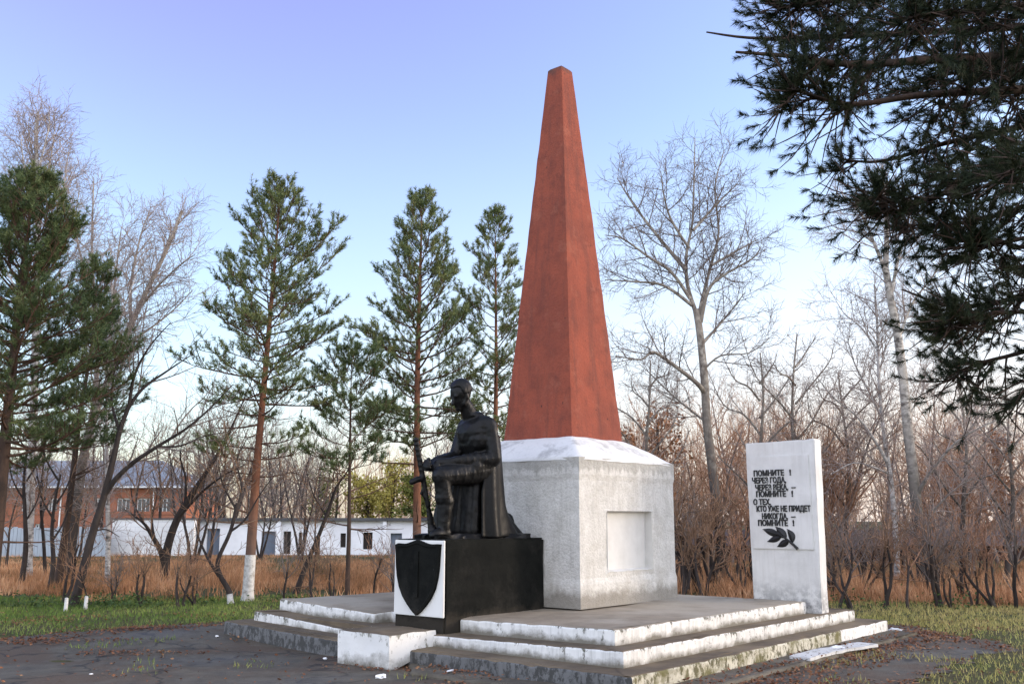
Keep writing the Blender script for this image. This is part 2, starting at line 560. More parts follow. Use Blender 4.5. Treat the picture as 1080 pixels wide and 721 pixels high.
M['glass'] = t.m
t = NT('window frame paint', 0.6)
t.color((0.75, 0.75, 0.73))
M['frame'] = t.m

# ------------------------------------------------------------------ geometry generators
def box_bm(bm, x0, x1, y0, y1, z0, z1, mat=0, xf=None):
    vs = [bm.verts.new((x, y, z)) for z in (z0, z1) for y in (y0, y1) for x in (x0, x1)]
    for f in ((0, 1, 3, 2), (4, 6, 7, 5), (0, 4, 5, 1), (2, 3, 7, 6), (0, 2, 6, 4), (1, 5, 7, 3)):
        fc = bm.faces.new([vs[i] for i in f])
        fc.material_index = mat
    return vs


def tubes(paths, sides, cap=False):
    """paths: list of (pts list, radii list) -> V, F"""
    by = {}
    for p, r in paths:
        by.setdefault(len(p), []).append((p, r))
    Vs, Fs, off = [], [], 0
    ang = np.arange(sides) * 2 * math.pi / sides
    ca, sa = np.cos(ang), np.sin(ang)
    for n, lst in by.items():
        if n < 2: continue
        P = np.array([a for a, _ in lst], float)
        Rr = np.array([b for _, b in lst], float)
        T = np.empty_like(P)
        T[:, 1:-1] = P[:, 2:] - P[:, :-2]
        T[:, 0] = P[:, 1] - P[:, 0]
        T[:, -1] = P[:, -1] - P[:, -2]
        T /= np.linalg.norm(T, axis=2, keepdims=True) + 1e-9
        m = T.mean(1)
        ref = np.where(np.abs(m[:, 2:3]) > 0.8, np.array([[1., 0.13, 0]]), np.array([[0.1, 0.05, 1.]]))
        U = np.cross(T, ref[:, None, :])
        U /= np.linalg.norm(U, axis=2, keepdims=True) + 1e-9
        W = np.cross(T, U)
        V = P[:, :, None, :] + Rr[:, :, None, None] * (U[:, :, None, :] * ca[None, None, :, None] + W[:, :, None, :] * sa[None, None, :, None])
        N = len(lst)
        V = V.reshape(-1, 3)
        idx = np.arange(N * n * sides).reshape(N, n, sides) + off
        a = idx[:, :-1, :]
        b = idx[:, 1:, :]
        F = np.stack([a, np.roll(a, -1, 2), np.roll(b, -1, 2), b], -1).reshape(-1, 4)
        Vs.append(V)
        Fs.append(F)
        off += len(V)
    return np.concatenate(Vs), [np.concatenate(Fs)]


def norm(d):
    l = math.sqrt(d[0] ** 2 + d[1] ** 2 + d[2] ** 2) or 1e-9
    return (d[0] / l, d[1] / l, d[2] / l)


def cross(a, b):
    return (a[1] * b[2] - a[2] * b[1], a[2] * b[0] - a[0] * b[2], a[0] * b[1] - a[1] * b[0])


def side_dir(d, ang, az):
    ref = (0.0, 0.0, 1.0) if abs(d[2]) < 0.9 else (1.0, 0.0, 0.0)
    u = norm(cross(d, ref))
    w = cross(d, u)
    c, s = math.cos(ang), math.sin(ang)
    cu, su = math.cos(az) * s, math.sin(az) * s
    return norm((d[0] * c + u[0] * cu + w[0] * su, d[1] * c + u[1] * cu + w[1] * su, d[2] * c + u[2] * cu + w[2] * su))


def wander_path(p, d, L, segs, wander, up, rng):
    pts = [p]
    for i in range(segs):
        d = norm((d[0] + rng.uniform(-wander, wander), d[1] + rng.uniform(-wander, wander), d[2] + rng.uniform(-wander, wander) + up))
        p = (p[0] + d[0] * L / segs, p[1] + d[1] * L / segs, p[2] + d[2] * L / segs)
        pts.append(p)
    return pts


def spawn(paths, pts, radii, lvl, cfg, rng):
    """children along a limb; cfg[lvl] = dict(per, ang, L, segs, wander, up, t0)"""
    if lvl >= len(cfg): return
    c = cfg[lvl]
    seg = [math.dist(pts[i], pts[i + 1]) for i in range(len(pts) - 1)]
    tot = sum(seg)
    n = max(c.get('min', 1), int(tot * c['per'] * rng.uniform(0.8, 1.2)))
    az = rng.uniform(0, 6.28)
    for k in range(n):
        tt = c['t0'] + (1 - c['t0']) * (k + rng.random()) / n
        s = tt * tot
        i = 0
        while i < len(seg) - 1 and s > seg[i]:
            s -= seg[i]
            i += 1
        f = min(1, s / (seg[i] + 1e-9))
        a, b = pts[i], pts[i + 1]
        p = tuple(a[j] + (b[j] - a[j]) * f for j in range(3))
        d = norm(tuple(b[j] - a[j] for j in range(3)))
        r = (radii[i] + (radii[i + 1] - radii[i]) * f)
        az += 2.4 + rng.uniform(-.5, .5)
        dd = side_dir(d, R(rng.uniform(*c['ang'])), az)
        L = rng.uniform(*c['L']) * (1.15 - 0.5 * tt)
        q = wander_path(p, dd, L, c['segs'], c['wander'], c['up'], rng)
        r0 = max(min(r * 0.62, c['r']), min(c['r'], 0.0055))
        rr = [r0 * (1 - 0.62 * j / c['segs']) for j in range(c['segs'] + 1)]
        paths.append((q, rr, lvl))
        spawn(paths, q, rr, lvl + 1, cfg, rng)


def smooth_poly(pts, per=4):
    """Catmull-Rom through the points"""
    out = []
    P = [pts[0]] + list(pts) + [pts[-1]]
    for i in range(1, len(P) - 2):
        for k in range(per):
            u = k / per
            o = []
            for j in range(3):
                a, b, c, d = P[i - 1][j], P[i][j], P[i + 1][j], P[i + 2][j]
                o.append(0.5 * (2 * b + (c - a) * u + (2 * a - 5 * b + 4 * c - d) * u * u + (3 * b - a - 3 * c + d) * u ** 3))
            out.append(tuple(o))
    out.append(tuple(pts[-1]))
    return out


def lerp_r(r0, r1, n):
    return [r0 + (r1 - r0) * i / (n - 1) for i in range(n)]


def build_bare(name, b, trunk, limbs, cfg, mats, label, cat='tree', group=None, extra=None, trunk_cfg=None, seed=1, white=None):
    """trunk: (pts, r0, r1); limbs: list of (pts, r0, r1); mats = trunk, twigs"""
    rng = random.Random(seed)
    root = thing(name, b, label, cat, group)
    tp = smooth_poly(trunk[0])
    tr = lerp_r(trunk[1], trunk[2], len(tp))
    tr[0] *= 1.25
    big = [(tp, tr)]
    paths = []
    for pts, r0, r1 in limbs:
        lp = smooth_poly(pts)
        lr = lerp_r(r0, r1, len(lp))
        big.append((lp, lr))
        spawn(paths, lp, lr, 0, cfg, rng)
    if trunk_cfg:
        spawn(paths, tp, tr, 0, trunk_cfg, rng)
    off = np.array(b)
    V, F = tubes(big, 9)
    link('trunk', mesh_np('trunk', V - off, F, mats[0], True), root)
    if paths:
        thick = [(p, r) for p, r, l in paths if l == 0]
        thin = [(p, r) for p, r, l in paths if l > 0]
        V, F = tubes(thick, 5)
        V2, F2 = tubes(thin, 3) if thin else (np.zeros((0, 3)), [])
        F = F + [f + len(V) for f in F2]
        link('crown', mesh_np('crown', np.concatenate([V, V2]) - off, F, mats[1], False), root)
    if white:
        h = white
        wp, wr = [], []
        for p, r in zip(tp, tr):
            wp.append(p); wr.append(r * 1.03 + 0.004)
            if p[2] - b[2] > h: break
        if len(wp) > 1:
            V, F = tubes([(wp, wr)], 9)
            link('whitewash_band', mesh_np('whitewash_band', V - off, F, M['whitewash'], True), root)
    return root


def needle_mesh(pos, dirs, length, n, nl, nw, spread, rng, droop=0.0):
    """shoots -> flat tapering needles (one triangle each)"""
    S = len(pos)
    pos = np.asarray(pos, float)
    D = np.asarray(dirs, float)
    D /= np.linalg.norm(D, axis=1, keepdims=True) + 1e-9
    ref = np.where(np.abs(D[:, 2:3]) > 0.9, np.array([[1., 0, 0]]), np.array([[0., 0, 1.]]))
    U = np.cross(D, ref)
    U /= np.linalg.norm(U, axis=1, keepdims=True) + 1e-9
    W = np.cross(D, U)
    az = rng.random((S, n)) * 2 * np.pi
    tt = rng.random((S, n)) ** 0.8
    an = spread * (0.55 + 0.6 * rng.random((S, n)))
    L = np.asarray(length).reshape(-1, 1) * np.ones((S, n))
    base_ = pos[:, None, :] + D[:, None, :] * (tt * L)[..., None]
    nd = D[:, None, :] * np.cos(an)[..., None] + np.sin(an)[..., None] * (U[:, None, :] * np.cos(az)[..., None] + W[:, None, :] * np.sin(az)[..., None])
    nd[..., 2] -= droop
    ln = nl * (0.7 + 0.5 * rng.random((S, n)))
    tip = base_ + nd * ln[..., None]
    sd_ = np.cross(nd, rng.normal(size=nd.shape))
    sd_ /= np.linalg.norm(sd_, axis=2, keepdims=True) + 1e-9
    a = base_ + sd_ * nw * 0.5
    b = base_ - sd_ * nw * 0.5
    V = np.stack([a, b, tip], 2).reshape(-1, 3)
    F = np.arange(len(V)).reshape(-1, 3)
    return V, F

# ================================================================== GROUND
def grid_sheet(name, xs, ys, mat, zf):
    X, Y = np.meshgrid(xs, ys)
    Z = np.array([[zf(x, y) for x in xs] for y in ys])
    V = np.stack([X, Y, Z], -1).reshape(-1, 3)
    ny, nx = X.shape
    i = np.arange((ny - 1) * nx).reshape(ny - 1, nx)[:, :-1]
    F = np.stack([i, i + 1, i + nx + 1, i + nx], -1).reshape(-1, 4)
    return mesh_np(name, V, [F], mat, True)


def spaced(lo, hi, near, far):
    a = list(np.arange(near[0], near[1] + 1e-6, near[2]))
    return np.array([lo, lo / 2, lo / 5, lo / 12] + a + [hi / 12, hi / 5, hi / 2, hi])


gx = spaced(-900, 900, (-40, 40, 0.8), 0)
gy = np.concatenate([[-60, -20, -5], np.arange(0, 60, 0.8), [70, 90, 130, 200, 400, 900]])
o = link('ground', grid_sheet('ground', gx, gy, M['soil'], ground))
tag(o, kind='structure')

# asphalt area in front, with a ragged edge against the lawn
APOLY = [(-30, 4), (-30, 12.2), (-14, 12.9), (-6.9, 13.5), (-5.6, 13.9), (-4.4, 14.9), (-3.3, 15.5), (-1, 14.5), (2, 14.8), (4.6, 15.6), (5.6, 15.9), (6.3, 15.2), (6.6, 13.6),
         (6.1, 12.6), (5.2, 11.6), (4.4, 10.7), (3.9, 9.6), (4.2, 7.5), (5, 4)]


def in_poly(x, y, P=APOLY):
    c = False
    j = len(P) - 1
    for i in range(len(P)):
        xi, yi = P[i]
        xj, yj = P[j]
        if (yi > y) != (yj > y) and x < (xj - xi) * (y - yi) / (yj - yi) + xi: c = not c
        j = i
    return c


from mathutils import noise as mnoise
def nz2(x, y, s): return mnoise.noise(Vector((x * s, y * s, 3.7)))


def on_asphalt(x, y):
    return in_poly(x + 0.5 * nz2(x, y, 0.9) + 0.16 * nz2(x, y, 4), y + 0.5 * nz2(y, x, 0.8) + 0.16 * nz2(y, x, 4.3))


def asphalt_sheet():
    st = 0.09
    xs = np.arange(-16, 8, st)
    ys = np.arange(7.5, 17, st)
    idx, V, F = {}, [], []
    def v(i, j):
        if (i, j) not in idx:
            x, y = xs[i], ys[j]
            idx[(i, j)] = len(V)
            V.append((x, y, ground(x, y) + 0.008 + 0.006 * nz2(x, y, 1.3)))
        return idx[(i, j)]
    for i in range(len(xs) - 1):
        for j in range(len(ys) - 1):
            if on_asphalt(xs[i] + st / 2, ys[j] + st / 2):
                F.append((v(i, j), v(i + 1, j), v(i + 1, j + 1), v(i, j + 1)))
    return mesh_np('asphalt', V, [np.array(F)], M['asphalt'], True)


tag(link('asphalt', asphalt_sheet()), kind='structure')

# ================================================================== MONUMENT
MC = (0.862, 12.56)
MROT = R(90 - 40.473)
E1 = (math.cos(MROT), math.sin(MROT))
E2 = (-E1[1], E1[0])


def mw(a, b, z=0.0):
    return (MC[0] + a * E1[0] + b * E2[0], MC[1] + a * E1[1] + b * E2[1], z)


def mon_place(o, a=0, b=0, z=0):
    o.location = mw(a, b, z)
    o.rotation_euler = (0, 0, MROT)
    return o


def interp(tab, x):
    if x <= tab[0][0]: return tab[0][1]
    for (x0, y0), (x1, y1) in zip(tab, tab[1:]):
        if x <= x1: return y0 + (y1 - y0) * (x - x0) / (x1 - x0)
    return tab[-1][1]


def slab_part(name, parent, outline, ztop, zbot, mats, riser_mat, gap=None, seed=0, wear=0.012, bev=0.022):
    """worn step slab: dense outline (a,b) points, ztop(a,b); riser_mat(normal)->index; tread = 0"""
    pts = []
    n = len(outline)
    for i in range(n):
        a, b = outline[i], outline[(i + 1) % n]
        L = math.dist(a, b)
        k = max(1, int(L / 0.07))
        dx, dy = (b[0] - a[0]) / L, (b[1] - a[1]) / L
        for q in range(k):
            f = q / k
            pts.append((a[0] + (b[0] - a[0]) * f, a[1] + (b[1] - a[1]) * f, dy, -dx))
    N = len(pts)
    rings = []
    def ring(inset, dz, jit, bottom=False):
        r = []
        for (x, y, nx, ny) in pts:
            w = jit * (mnoise.noise(Vector((x * 3.1, y * 3.1, seed))) + 0.25 * mnoise.noise(Vector((x * 7, y * 7, seed + 5))))
            w2 = jit * mnoise.noise(Vector((x * 6, y * 6, seed + 9 + dz * 9)))
            xx, yy = x - nx * (inset + w), y - ny * (inset + w)
            z = zbot if bottom else ztop(x, y) + dz + min(0, w2)
            r.append((xx, yy, z))
        return r
    def top_chip(r):
        return r
    rings.append(ring(0.0, 0, wear, True))
    rings.append(ring(0.0, -0.085, wear * 1.1))
    rings.append(ring(0.0, -bev, wear * 1.3))
    rings.append(ring(bev * 0.35, -bev * 0.3, wear * 1.3))
    rings.append(ring(bev, 0, wear))
    rings.append(ring(0.09, 0, wear))
    V = [p for r in rings for p in r]
    F4, mi = [], []
    for k in range(len(rings) - 1):
        for i in range(N):
            j = (i + 1) % N
            F4.append((k * N + i, k * N + j, (k + 1) * N + j, (k + 1) * N + i))
            nx, ny = pts[i][2], pts[i][3]
            mi.append(riser_mat(nx, ny, pts[i][0], pts[i][1]) if k <= 2 else 0)
    me = bpy.data.meshes.new(name)
    me.from_pydata(V, [], F4 + [tuple(range((len(rings) - 1) * N, len(rings) * N))])
    for m in mats: me.materials.append(m)
    me.polygons.foreach_set('material_index', np.array(mi + [0], np.int32))
    me.update()
    return link(name, me, parent)


plat = thing('stepped_platform', (0, 0, 0), 'low concrete platform of three worn white edged steps under the obelisk', 'platform')
mon_place(plat)
ztop_tab = [(-1.65, .547), (0.7, .506), (2.03, .485), (4.0, .567)]
zmid_tab = [(-1.96, .391), (0.76, .348), (2.3, .31), (4.13, .42)]
zlow_tab = [(-2.3, .23), (0.5, .22), (2.0, .225), (4.3, .30)]
def front_w(a, a0, span=0.6): return max(0, 1 - max(0, a - a0) / span)
def ztop(a, b):
    w = front_w(a, -1.63); return .543 * (1 - w) + interp(ztop_tab, b) * w
def zmid(a, b):
    w = front_w(a, -1.95, 2.5); return .388 * (1 - w) + interp(zmid_tab, b) * w
def zlow(a, b):
    w = front_w(a, -2.31, 3); return .232 * (1 - w) + interp(zlow_tab, b) * w
def rm_white(nx, ny, a, b): return 1
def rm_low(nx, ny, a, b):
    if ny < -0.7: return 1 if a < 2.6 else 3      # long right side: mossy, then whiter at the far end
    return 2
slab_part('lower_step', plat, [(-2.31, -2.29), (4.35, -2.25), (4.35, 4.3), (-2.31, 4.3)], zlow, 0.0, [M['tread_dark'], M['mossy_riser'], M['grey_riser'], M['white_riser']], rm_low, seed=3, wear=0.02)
slab_part('middle_step', plat, [(-1.95, -1.955), (3.98, -1.93), (3.98, 4.13), (-1.95, 4.13)], zmid, 0.1, [M['tread_dark'], M['mid_riser']], rm_white, seed=7, wear=0.014)
slab_part('upper_step', plat, [(-1.63, -1.64), (3.0, -1.64), (3.0, 4.0), (-1.63, 4.0), (-1.63, 2.02), (-1.42, 1.95), (-1.42, 0.62), (-1.6, 0.56)], ztop, 0.2, [M['tread'], M['top_riser']], rm_white, seed=11, wear=0.014)
slab_part('base_slab', plat, [(-2.72, -2.68), (4.5, -2.62), (4.5, 1), (-2.0, 1), (-2.72, 0.2)], lambda a, b: 0.085, -0.05, [M['base_slab'], M['base_slab']], rm_white, seed=19, wear=0.035, bev=0.03)

# white block on the steps before the statue
bm = bmesh.new()
def wob(x, y, z, s=0.012):
    return (x + s * mnoise.noise(Vector((x * 5, y * 5, z * 5))), y + s * mnoise.noise(Vector((x * 5 + 9, y * 5, z * 5))), z + s * mnoise.noise(Vector((x * 5, y * 5 + 7, z * 5))))
NB = 10
def gridface(p00, p10, p11, p01, nx, ny, mat):
    vs = []
    for j in range(ny + 1):
        for i in range(nx + 1):
            u, v = i / nx, j / ny
            p = tuple((1 - u) * (1 - v) * p00[k] + u * (1 - v) * p10[k] + u * v * p11[k] + (1 - u) * v * p01[k] for k in range(3))
            vs.append(bm.verts.new(wob(*p)))
    for j in range(ny):
        for i in range(nx):
            f = bm.faces.new((vs[j * (nx + 1) + i], vs[j * (nx + 1) + i + 1], vs[(j + 1) * (nx + 1) + i + 1], vs[(j + 1) * (nx + 1) + i]))
            f.material_index = mat
A0, A1, B0, B1 = -2.62, -1.90, 0.66, 1.53
gridface((A0, B1, .02), (A0, B0, .02), (A0, B0, .398), (A0, B1, .402), 12, 6, 0)
gridface((A0, B0, .02), (A1, B0, .2), (A1, B0, .405), (A0, B0, .398), 10, 6, 0)
gridface((A1, B1, .2), (A0, B1, .02), (A0, B1, .402), (A1, B1, .405), 10, 6, 0)
gridface((A0, B1, .402), (A0, B0, .398), (A1, B0, .405), (A1, B1, .405), 12, 8, 1)
gridface((A1, B0, .2), (A1, B1, .2), (A1, B1, .405), (A1, B0, .405), 10, 6, 0)
bmesh.ops.remove_doubles(bm, verts=bm.verts, dist=0.004)
cb = mon_place(link('curb_block', bm_mesh('curb_block', bm, [M['white_block'], M['tread_dark']])))
tag(cb, 'whitewashed concrete block with a dark top on the steps below the shield', 'block')

# ---- pedestal and obelisk
obl = thing('obelisk', (0, 0, 0), 'tall tapering red brown obelisk on a grey whitewashed pedestal with square niche', 'obelisk')
mon_place(obl, 0, 0, 0.54)
PA, PB, PH = 2.306, 2.25, 1.912


def pedestal():
    bm = bmesh.new()
    na, nb = 30, 30
    def side(fn, flip, L, niche=False):
        xs = sorted(set([round(L * i / na, 4) for i in range(na + 1)] + ([.60, 1.69] if niche else [])))
        zs = sorted(set([round(PH * i / 26, 4) for i in range(27)] + ([.43, 1.225] if niche else [])))
        vs = {}
        for z in zs:
            for x in xs:
                # low plinth band and top band set a little proud
                out = 0.014 if (z < 0.325 or z > 1.62) else 0.0
                if 0.30 < z < 0.35: out = 0.014 * (1 - (z - 0.30) / 0.05)
                edge_ = min(1.0, min(x, L - x) / 0.25)
                out += 0.010 * edge_ * mnoise.noise(Vector((x * 2.2, z * 2.2, L)))
                xx = x + out * (1 if x > L - 1e-6 else -1 if x < 1e-6 else 0)
                vs[(x, z)] = bm.verts.new(fn(xx, z, out))
        for i in range(len(xs) - 1):
            for j in range(len(zs) - 1):
                cx, cz = (xs[i] + xs[i + 1]) / 2, (zs[j] + zs[j + 1]) / 2
                if niche and .60 < cx < 1.69 and .43 < cz < 1.225: continue
                q = [vs[(xs[i], zs[j])], vs[(xs[i + 1], zs[j])], vs[(xs[i + 1], zs[j + 1])], vs[(xs[i], zs[j + 1])]]
                bm.faces.new(q if not flip else q[::-1])
    side(lambda x, z, o: (x, -o, z), False, PA, True)
    side(lambda x, z, o: (x, PB + o, z), True, PA)
    side(lambda x, z, o: (-o, x, z), True, PB)
    side(lambda x, z, o: (PA + o, x, z), False, PB)
    # niche reveals and back
    x0, x1, z0, z1, d = .60, 1.69, .43, 1.225, 0.10
    f = [(x0, -.01, z0), (x1, -.01, z0), (x1, -.01, z1), (x0, -.01, z1)]
    k = [(x0 + .01, d, z0 + .025), (x1 - .01, d, z0 + .025), (x1 - .01, d, z1 - .01), (x0 + .01, d, z1 - .01)]
    fv = [bm.verts.new(p) for p in f]
    kv = [bm.verts.new(p) for p in k]
    for i in range(4):
        j = (i + 1) % 4
        fc = bm.faces.new((fv[i], fv[j], kv[j], kv[i])); fc.material_index = 1
    bmesh.ops.remove_doubles(bm, verts=bm.verts, dist=0.022)
    return bm


bm = pedestal()
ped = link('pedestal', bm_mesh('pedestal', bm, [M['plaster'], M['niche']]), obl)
bm = bmesh.new()
nvs = [[bm.verts.new((.605 + 1.08 * i / 12, 0.098 + 0.004 * mnoise.noise(Vector((i, j, 2))), .45 + .77 * j / 10)) for i in range(13)] for j in range(11)]
for j in range(10):
    for i in range(12):
        bm.faces.new((nvs[j][i], nvs[j][i + 1], nvs[j + 1][i + 1], nvs[j + 1][i]))
link('niche_panel', bm_mesh('niche_panel', bm, M['niche']), ped)
# sloping limewashed cap from the pedestal edge up to the shaft
bm = bmesh.new()
HB = 0.633
ca_, cb_ = PA / 2, PB / 2
NR = 10
def sq_ring(h_a, h_b, z, jit, n=24):
    r = []
    for s in range(4):
        for i in range(n):
            u = -1 + 2 * i / n
            p = [(u, -1), (1, u), (-u, 1), (-1, -u)][s]
            # round the corners slightly
            k = 1 - 0.02 * (abs(p[0] * p[1]) ** 8)
            x, y = ca_ + p[0] * h_a * k, cb_ + p[1] * h_b * k
            r.append(bm.verts.new((x + jit * mnoise.noise(Vector((x * 3, y * 3, z * 7))), y + jit * mnoise.noise(Vector((x * 3 + 5, y * 3, z * 7))), z + jit * mnoise.noise(Vector((x * 4, y * 4, z * 3 + 4))))))
    return r
prof = [(PA / 2 + .022, PB / 2 + .022, PH - .03), (PA / 2 + .018, PB / 2 + .018, PH + .0), (PA / 2 - .03, PB / 2 - .03, PH + .03)]
for i in range(1, 9):
    u = i / 8
    prof.append((PA / 2 - .03 + (HB - .02 - PA / 2 + .03) * u, PB / 2 - .03 + (HB - .02 - PB / 2 + .03) * u, PH + .03 + (.30) * u + 0.02 * math.sin(u * 3.14)))
rs = [sq_ring(a, b, zz, 0.012) for a, b, zz in prof]
for r0, r1 in zip(rs, rs[1:]):
    for i in range(len(r0)):
        j = (i + 1) % len(r0)
        bm.faces.new((r0[i], r0[j], r1[j], r1[i]))
bm.faces.new(rs[-1])
link('pedestal_cap', bm_mesh('pedestal_cap', bm, M['cap'], True), ped)

# shaft (its own origin at the pedestal top centre so its texture follows it)
bm = bmesh.new()
SH0, SH1 = 2.224, 8.02          # above the pedestal foot
def shaft_ring(h, z, dx, n=14, jit=0.006):
    r = []
    for s in range(4):
        for i in range(n):
            u = -1 + 2 * i / n
            p = [(u, -1), (1, u), (-u, 1), (-1, -u)][s]
            k = 1 - 0.022 * abs(p[0] * p[1]) ** 10
            x, y = p[0] * h * k + dx[0], p[1] * h * k + dx[1]
            w = jit * min(1, h / .5) * mnoise.noise(Vector((x * 4, y * 4, z * 3)))
            r.append(bm.verts.new((x + w * 1.6 * (1 if x > 0 else -1), y + w * 1.6 * (1 if y > 0 else -1), z - SH0)))
    return r
rs = []
NS = 60
for i in range(NS + 1):
    u = i / NS
    h = 0.633 + (0.138 - 0.633) * u
    rs.append(shaft_ring(h, SH0 - .03 + (SH1 - SH0 + .03) * u, (0, 0)))
for r0, r1 in zip(rs, rs[1:]):
    for i in range(len(r0)):
        j = (i + 1) % len(r0)
        bm.faces.new((r0[i], r0[j], r1[j], r1[i]))
tipr = shaft_ring(0.115, SH1 + 0.028, (0, 0))
r0 = rs[-1]
for i in range(len(r0)):
    j = (i + 1) % len(r0)
    bm.faces.new((r0[i], r0[j], tipr[j], tipr[i]))
tv = bm.verts.new((0, 0, SH1 + 0.075 - SH0))
for i in range(len(tipr)):
    bm.faces.new((tipr[i], tipr[(i + 1) % len(tipr)], tv))
link('shaft', bm_mesh('shaft', bm, M['obelisk'], False), obl, (ca_, cb_, SH0))

# ---- statue plinth with the shield
PLW, PLL, PLZ = 0.857, 1.866, 1.419
plo = thing('statue_plinth', (0, 0, 0), 'black painted block with a dark shield on its white front, carrying the kneeling statue', 'plinth')
mon_place(plo, -1.866, 0.575, 0.33)
bm = bmesh.new()
hz = PLZ - 0.33
box_bm(bm, 0.02, PLL - 0.002, 0, PLW, 0, hz)
bmesh.ops.subdivide_edges(bm, edges=bm.edges, cuts=16, use_grid_fill=True)
bmesh.ops.bevel(bm, geom=[e for e in bm.edges if len(e.link_faces) == 2 and e.calc_face_angle(0) > 1], offset=0.025, segments=2, affect='EDGES')
for v in bm.verts:
    n = mnoise.noise_vector(v.co * 3.0) * 0.010
    v.co += n
link('block', bm_mesh('block', bm, M['plinth'], False), plo)
bm = bmesh.new()
box_bm(bm, 0.0, 0.03, 0.012, PLW - 0.012, 0.205, hz - 0.01)
bmesh.ops.bevel(bm, geom=bm.edges[:], offset=0.006, segments=2, affect='EDGES')
wp = link('white_panel', bm_mesh('white_panel', bm, M['panel_paint']), plo)
# heater shield with a ridge down its middle
bm = bmesh.new()
sh = []
for i in range(17):
    u = i / 16
    if u <= .5:
        sh.append((-.385 + u * .77, .99 + 0.05 * (1 - abs(u - .5) * 2) + 0.012 * math.cos(u * 12.6)))
    else:
        sh.append((-.385 + u * .77, .99 + 0.05 * (1 - abs(u - .5) * 2) + 0.012 * math.cos(u * 12.6)))
right = [(.385, .985), (.372, .85), (.365, .72), (.345, .58), (.305, .44), (.24, .32), (.16, .225), (.07, .14), (0, .09)]
outl = sh[:-1] + right + [(-x, z_) for x, z_ in right[-2:0:-1]]
fr, bk = [], []
cx = PLW / 2
for x, z_ in outl:
    zz = 0.212 + (z_ - 0.09) * 0.905
    bk.append(bm.verts.new((0.002, cx + x * 1.0, zz)))
    fr.append(bm.verts.new((-0.035, cx + x * .98, zz)))
N = len(outl)
for i in range(N):
    j = (i + 1) % N
    bm.faces.new((bk[i], bk[j], fr[j], fr[i]))
inner = []
for x, z_ in outl:
    zz = 0.212 + (0.56 + (z_ - 0.56) * .92 - 0.09) * 0.905
    inner.append(bm.verts.new((-0.042, cx + x * .89, zz)))
for i in range(N):
    j = (i + 1) % N
    bm.faces.new((fr[i], fr[j], inner[j], inner[i]))
inn2 = []
for x, z_ in outl:
    zz = 0.212 + (0.56 + (z_ - 0.56) * .88 - 0.09) * 0.905
    inn2.append(bm.verts.new((-0.03, cx + x * .84, zz)))
for i in range(N):
    j = (i + 1) % N
    bm.faces.new((inner[i], inner[j], inn2[j], inn2[i]))
bm.faces.new(inn2)
# raised ridge
box_bm(bm, -0.046, -0.02, cx - .035, cx + .035, 0.42, 0.95)
link('shield', bm_mesh('shield', bm, M['plinth']), wp)

# ---- stele with the inscription
SU, SV, SH_ = 0.239, 1.033, 2.78
SA, SB = 3.083, -0.805
stl = thing('stele', (0, 0, 0), 'white standing slab with black Russian lettering and a leaf sprig, at platform edge', 'stele')
mon_place(stl, SA, SB, 0.36)
hs = SH_ - 0.36
bm = bmesh.new()
box_bm(bm, 0, SU, -SV, 0, -0.16, hs)
bmesh.ops.subdivide_edges(bm, edges=bm.edges, cuts=14, use_grid_fill=True)
bmesh.ops.bevel(bm, geom=[e for e in bm.edges if len(e.link_faces) == 2 and e.calc_face_angle(0) > 1], offset=0.012, segments=2, affect='EDGES')
for v in bm.verts:
    v.co += mnoise.noise_vector(v.co * 2.6) * 0.008
    tz = v.co.z / hs
    v.co.y += (tz - 0.4) * 0.0 + (v.co.y + SV / 2) * (tz - .45) * 0.055     # the slab is a little wider at its top
    if v.co.z > hs - 0.05 and v.co.y > -SV * 0.9: v.co.z -= 0.012
slab = link('slab', bm_mesh('slab', bm, M['stele']), stl)
bm = bmesh.new()
box_bm(bm, -0.022, 0.015, -SV + 0.07, -0.055, 1.235 - .36, 2.56 - .36)
bmesh.ops.bevel(bm, geom=bm.edges[:], offset=0.008, segments=2, affect='EDGES')
plq = link('plaque', bm_mesh('plaque', bm, M['stele']), stl)


def text_mesh(body, size, depth, offs):
    cu = bpy.data.curves.new('lettering', 'FONT')
    cu.body = body
    cu.size = size
    cu.extrude = depth
    cu.offset = offs
    cu.space_character = 1.0
    ob = bpy.data.objects.new('lettering', cu)
    COL.objects.link(ob)
    dg = bpy.context.evaluated_depsgraph_get()
    me = bpy.data.meshes.new_from_object(ob.evaluated_get(dg))
    bpy.data.objects.remove(ob)
    bpy.data.curves.remove(cu)
    return me


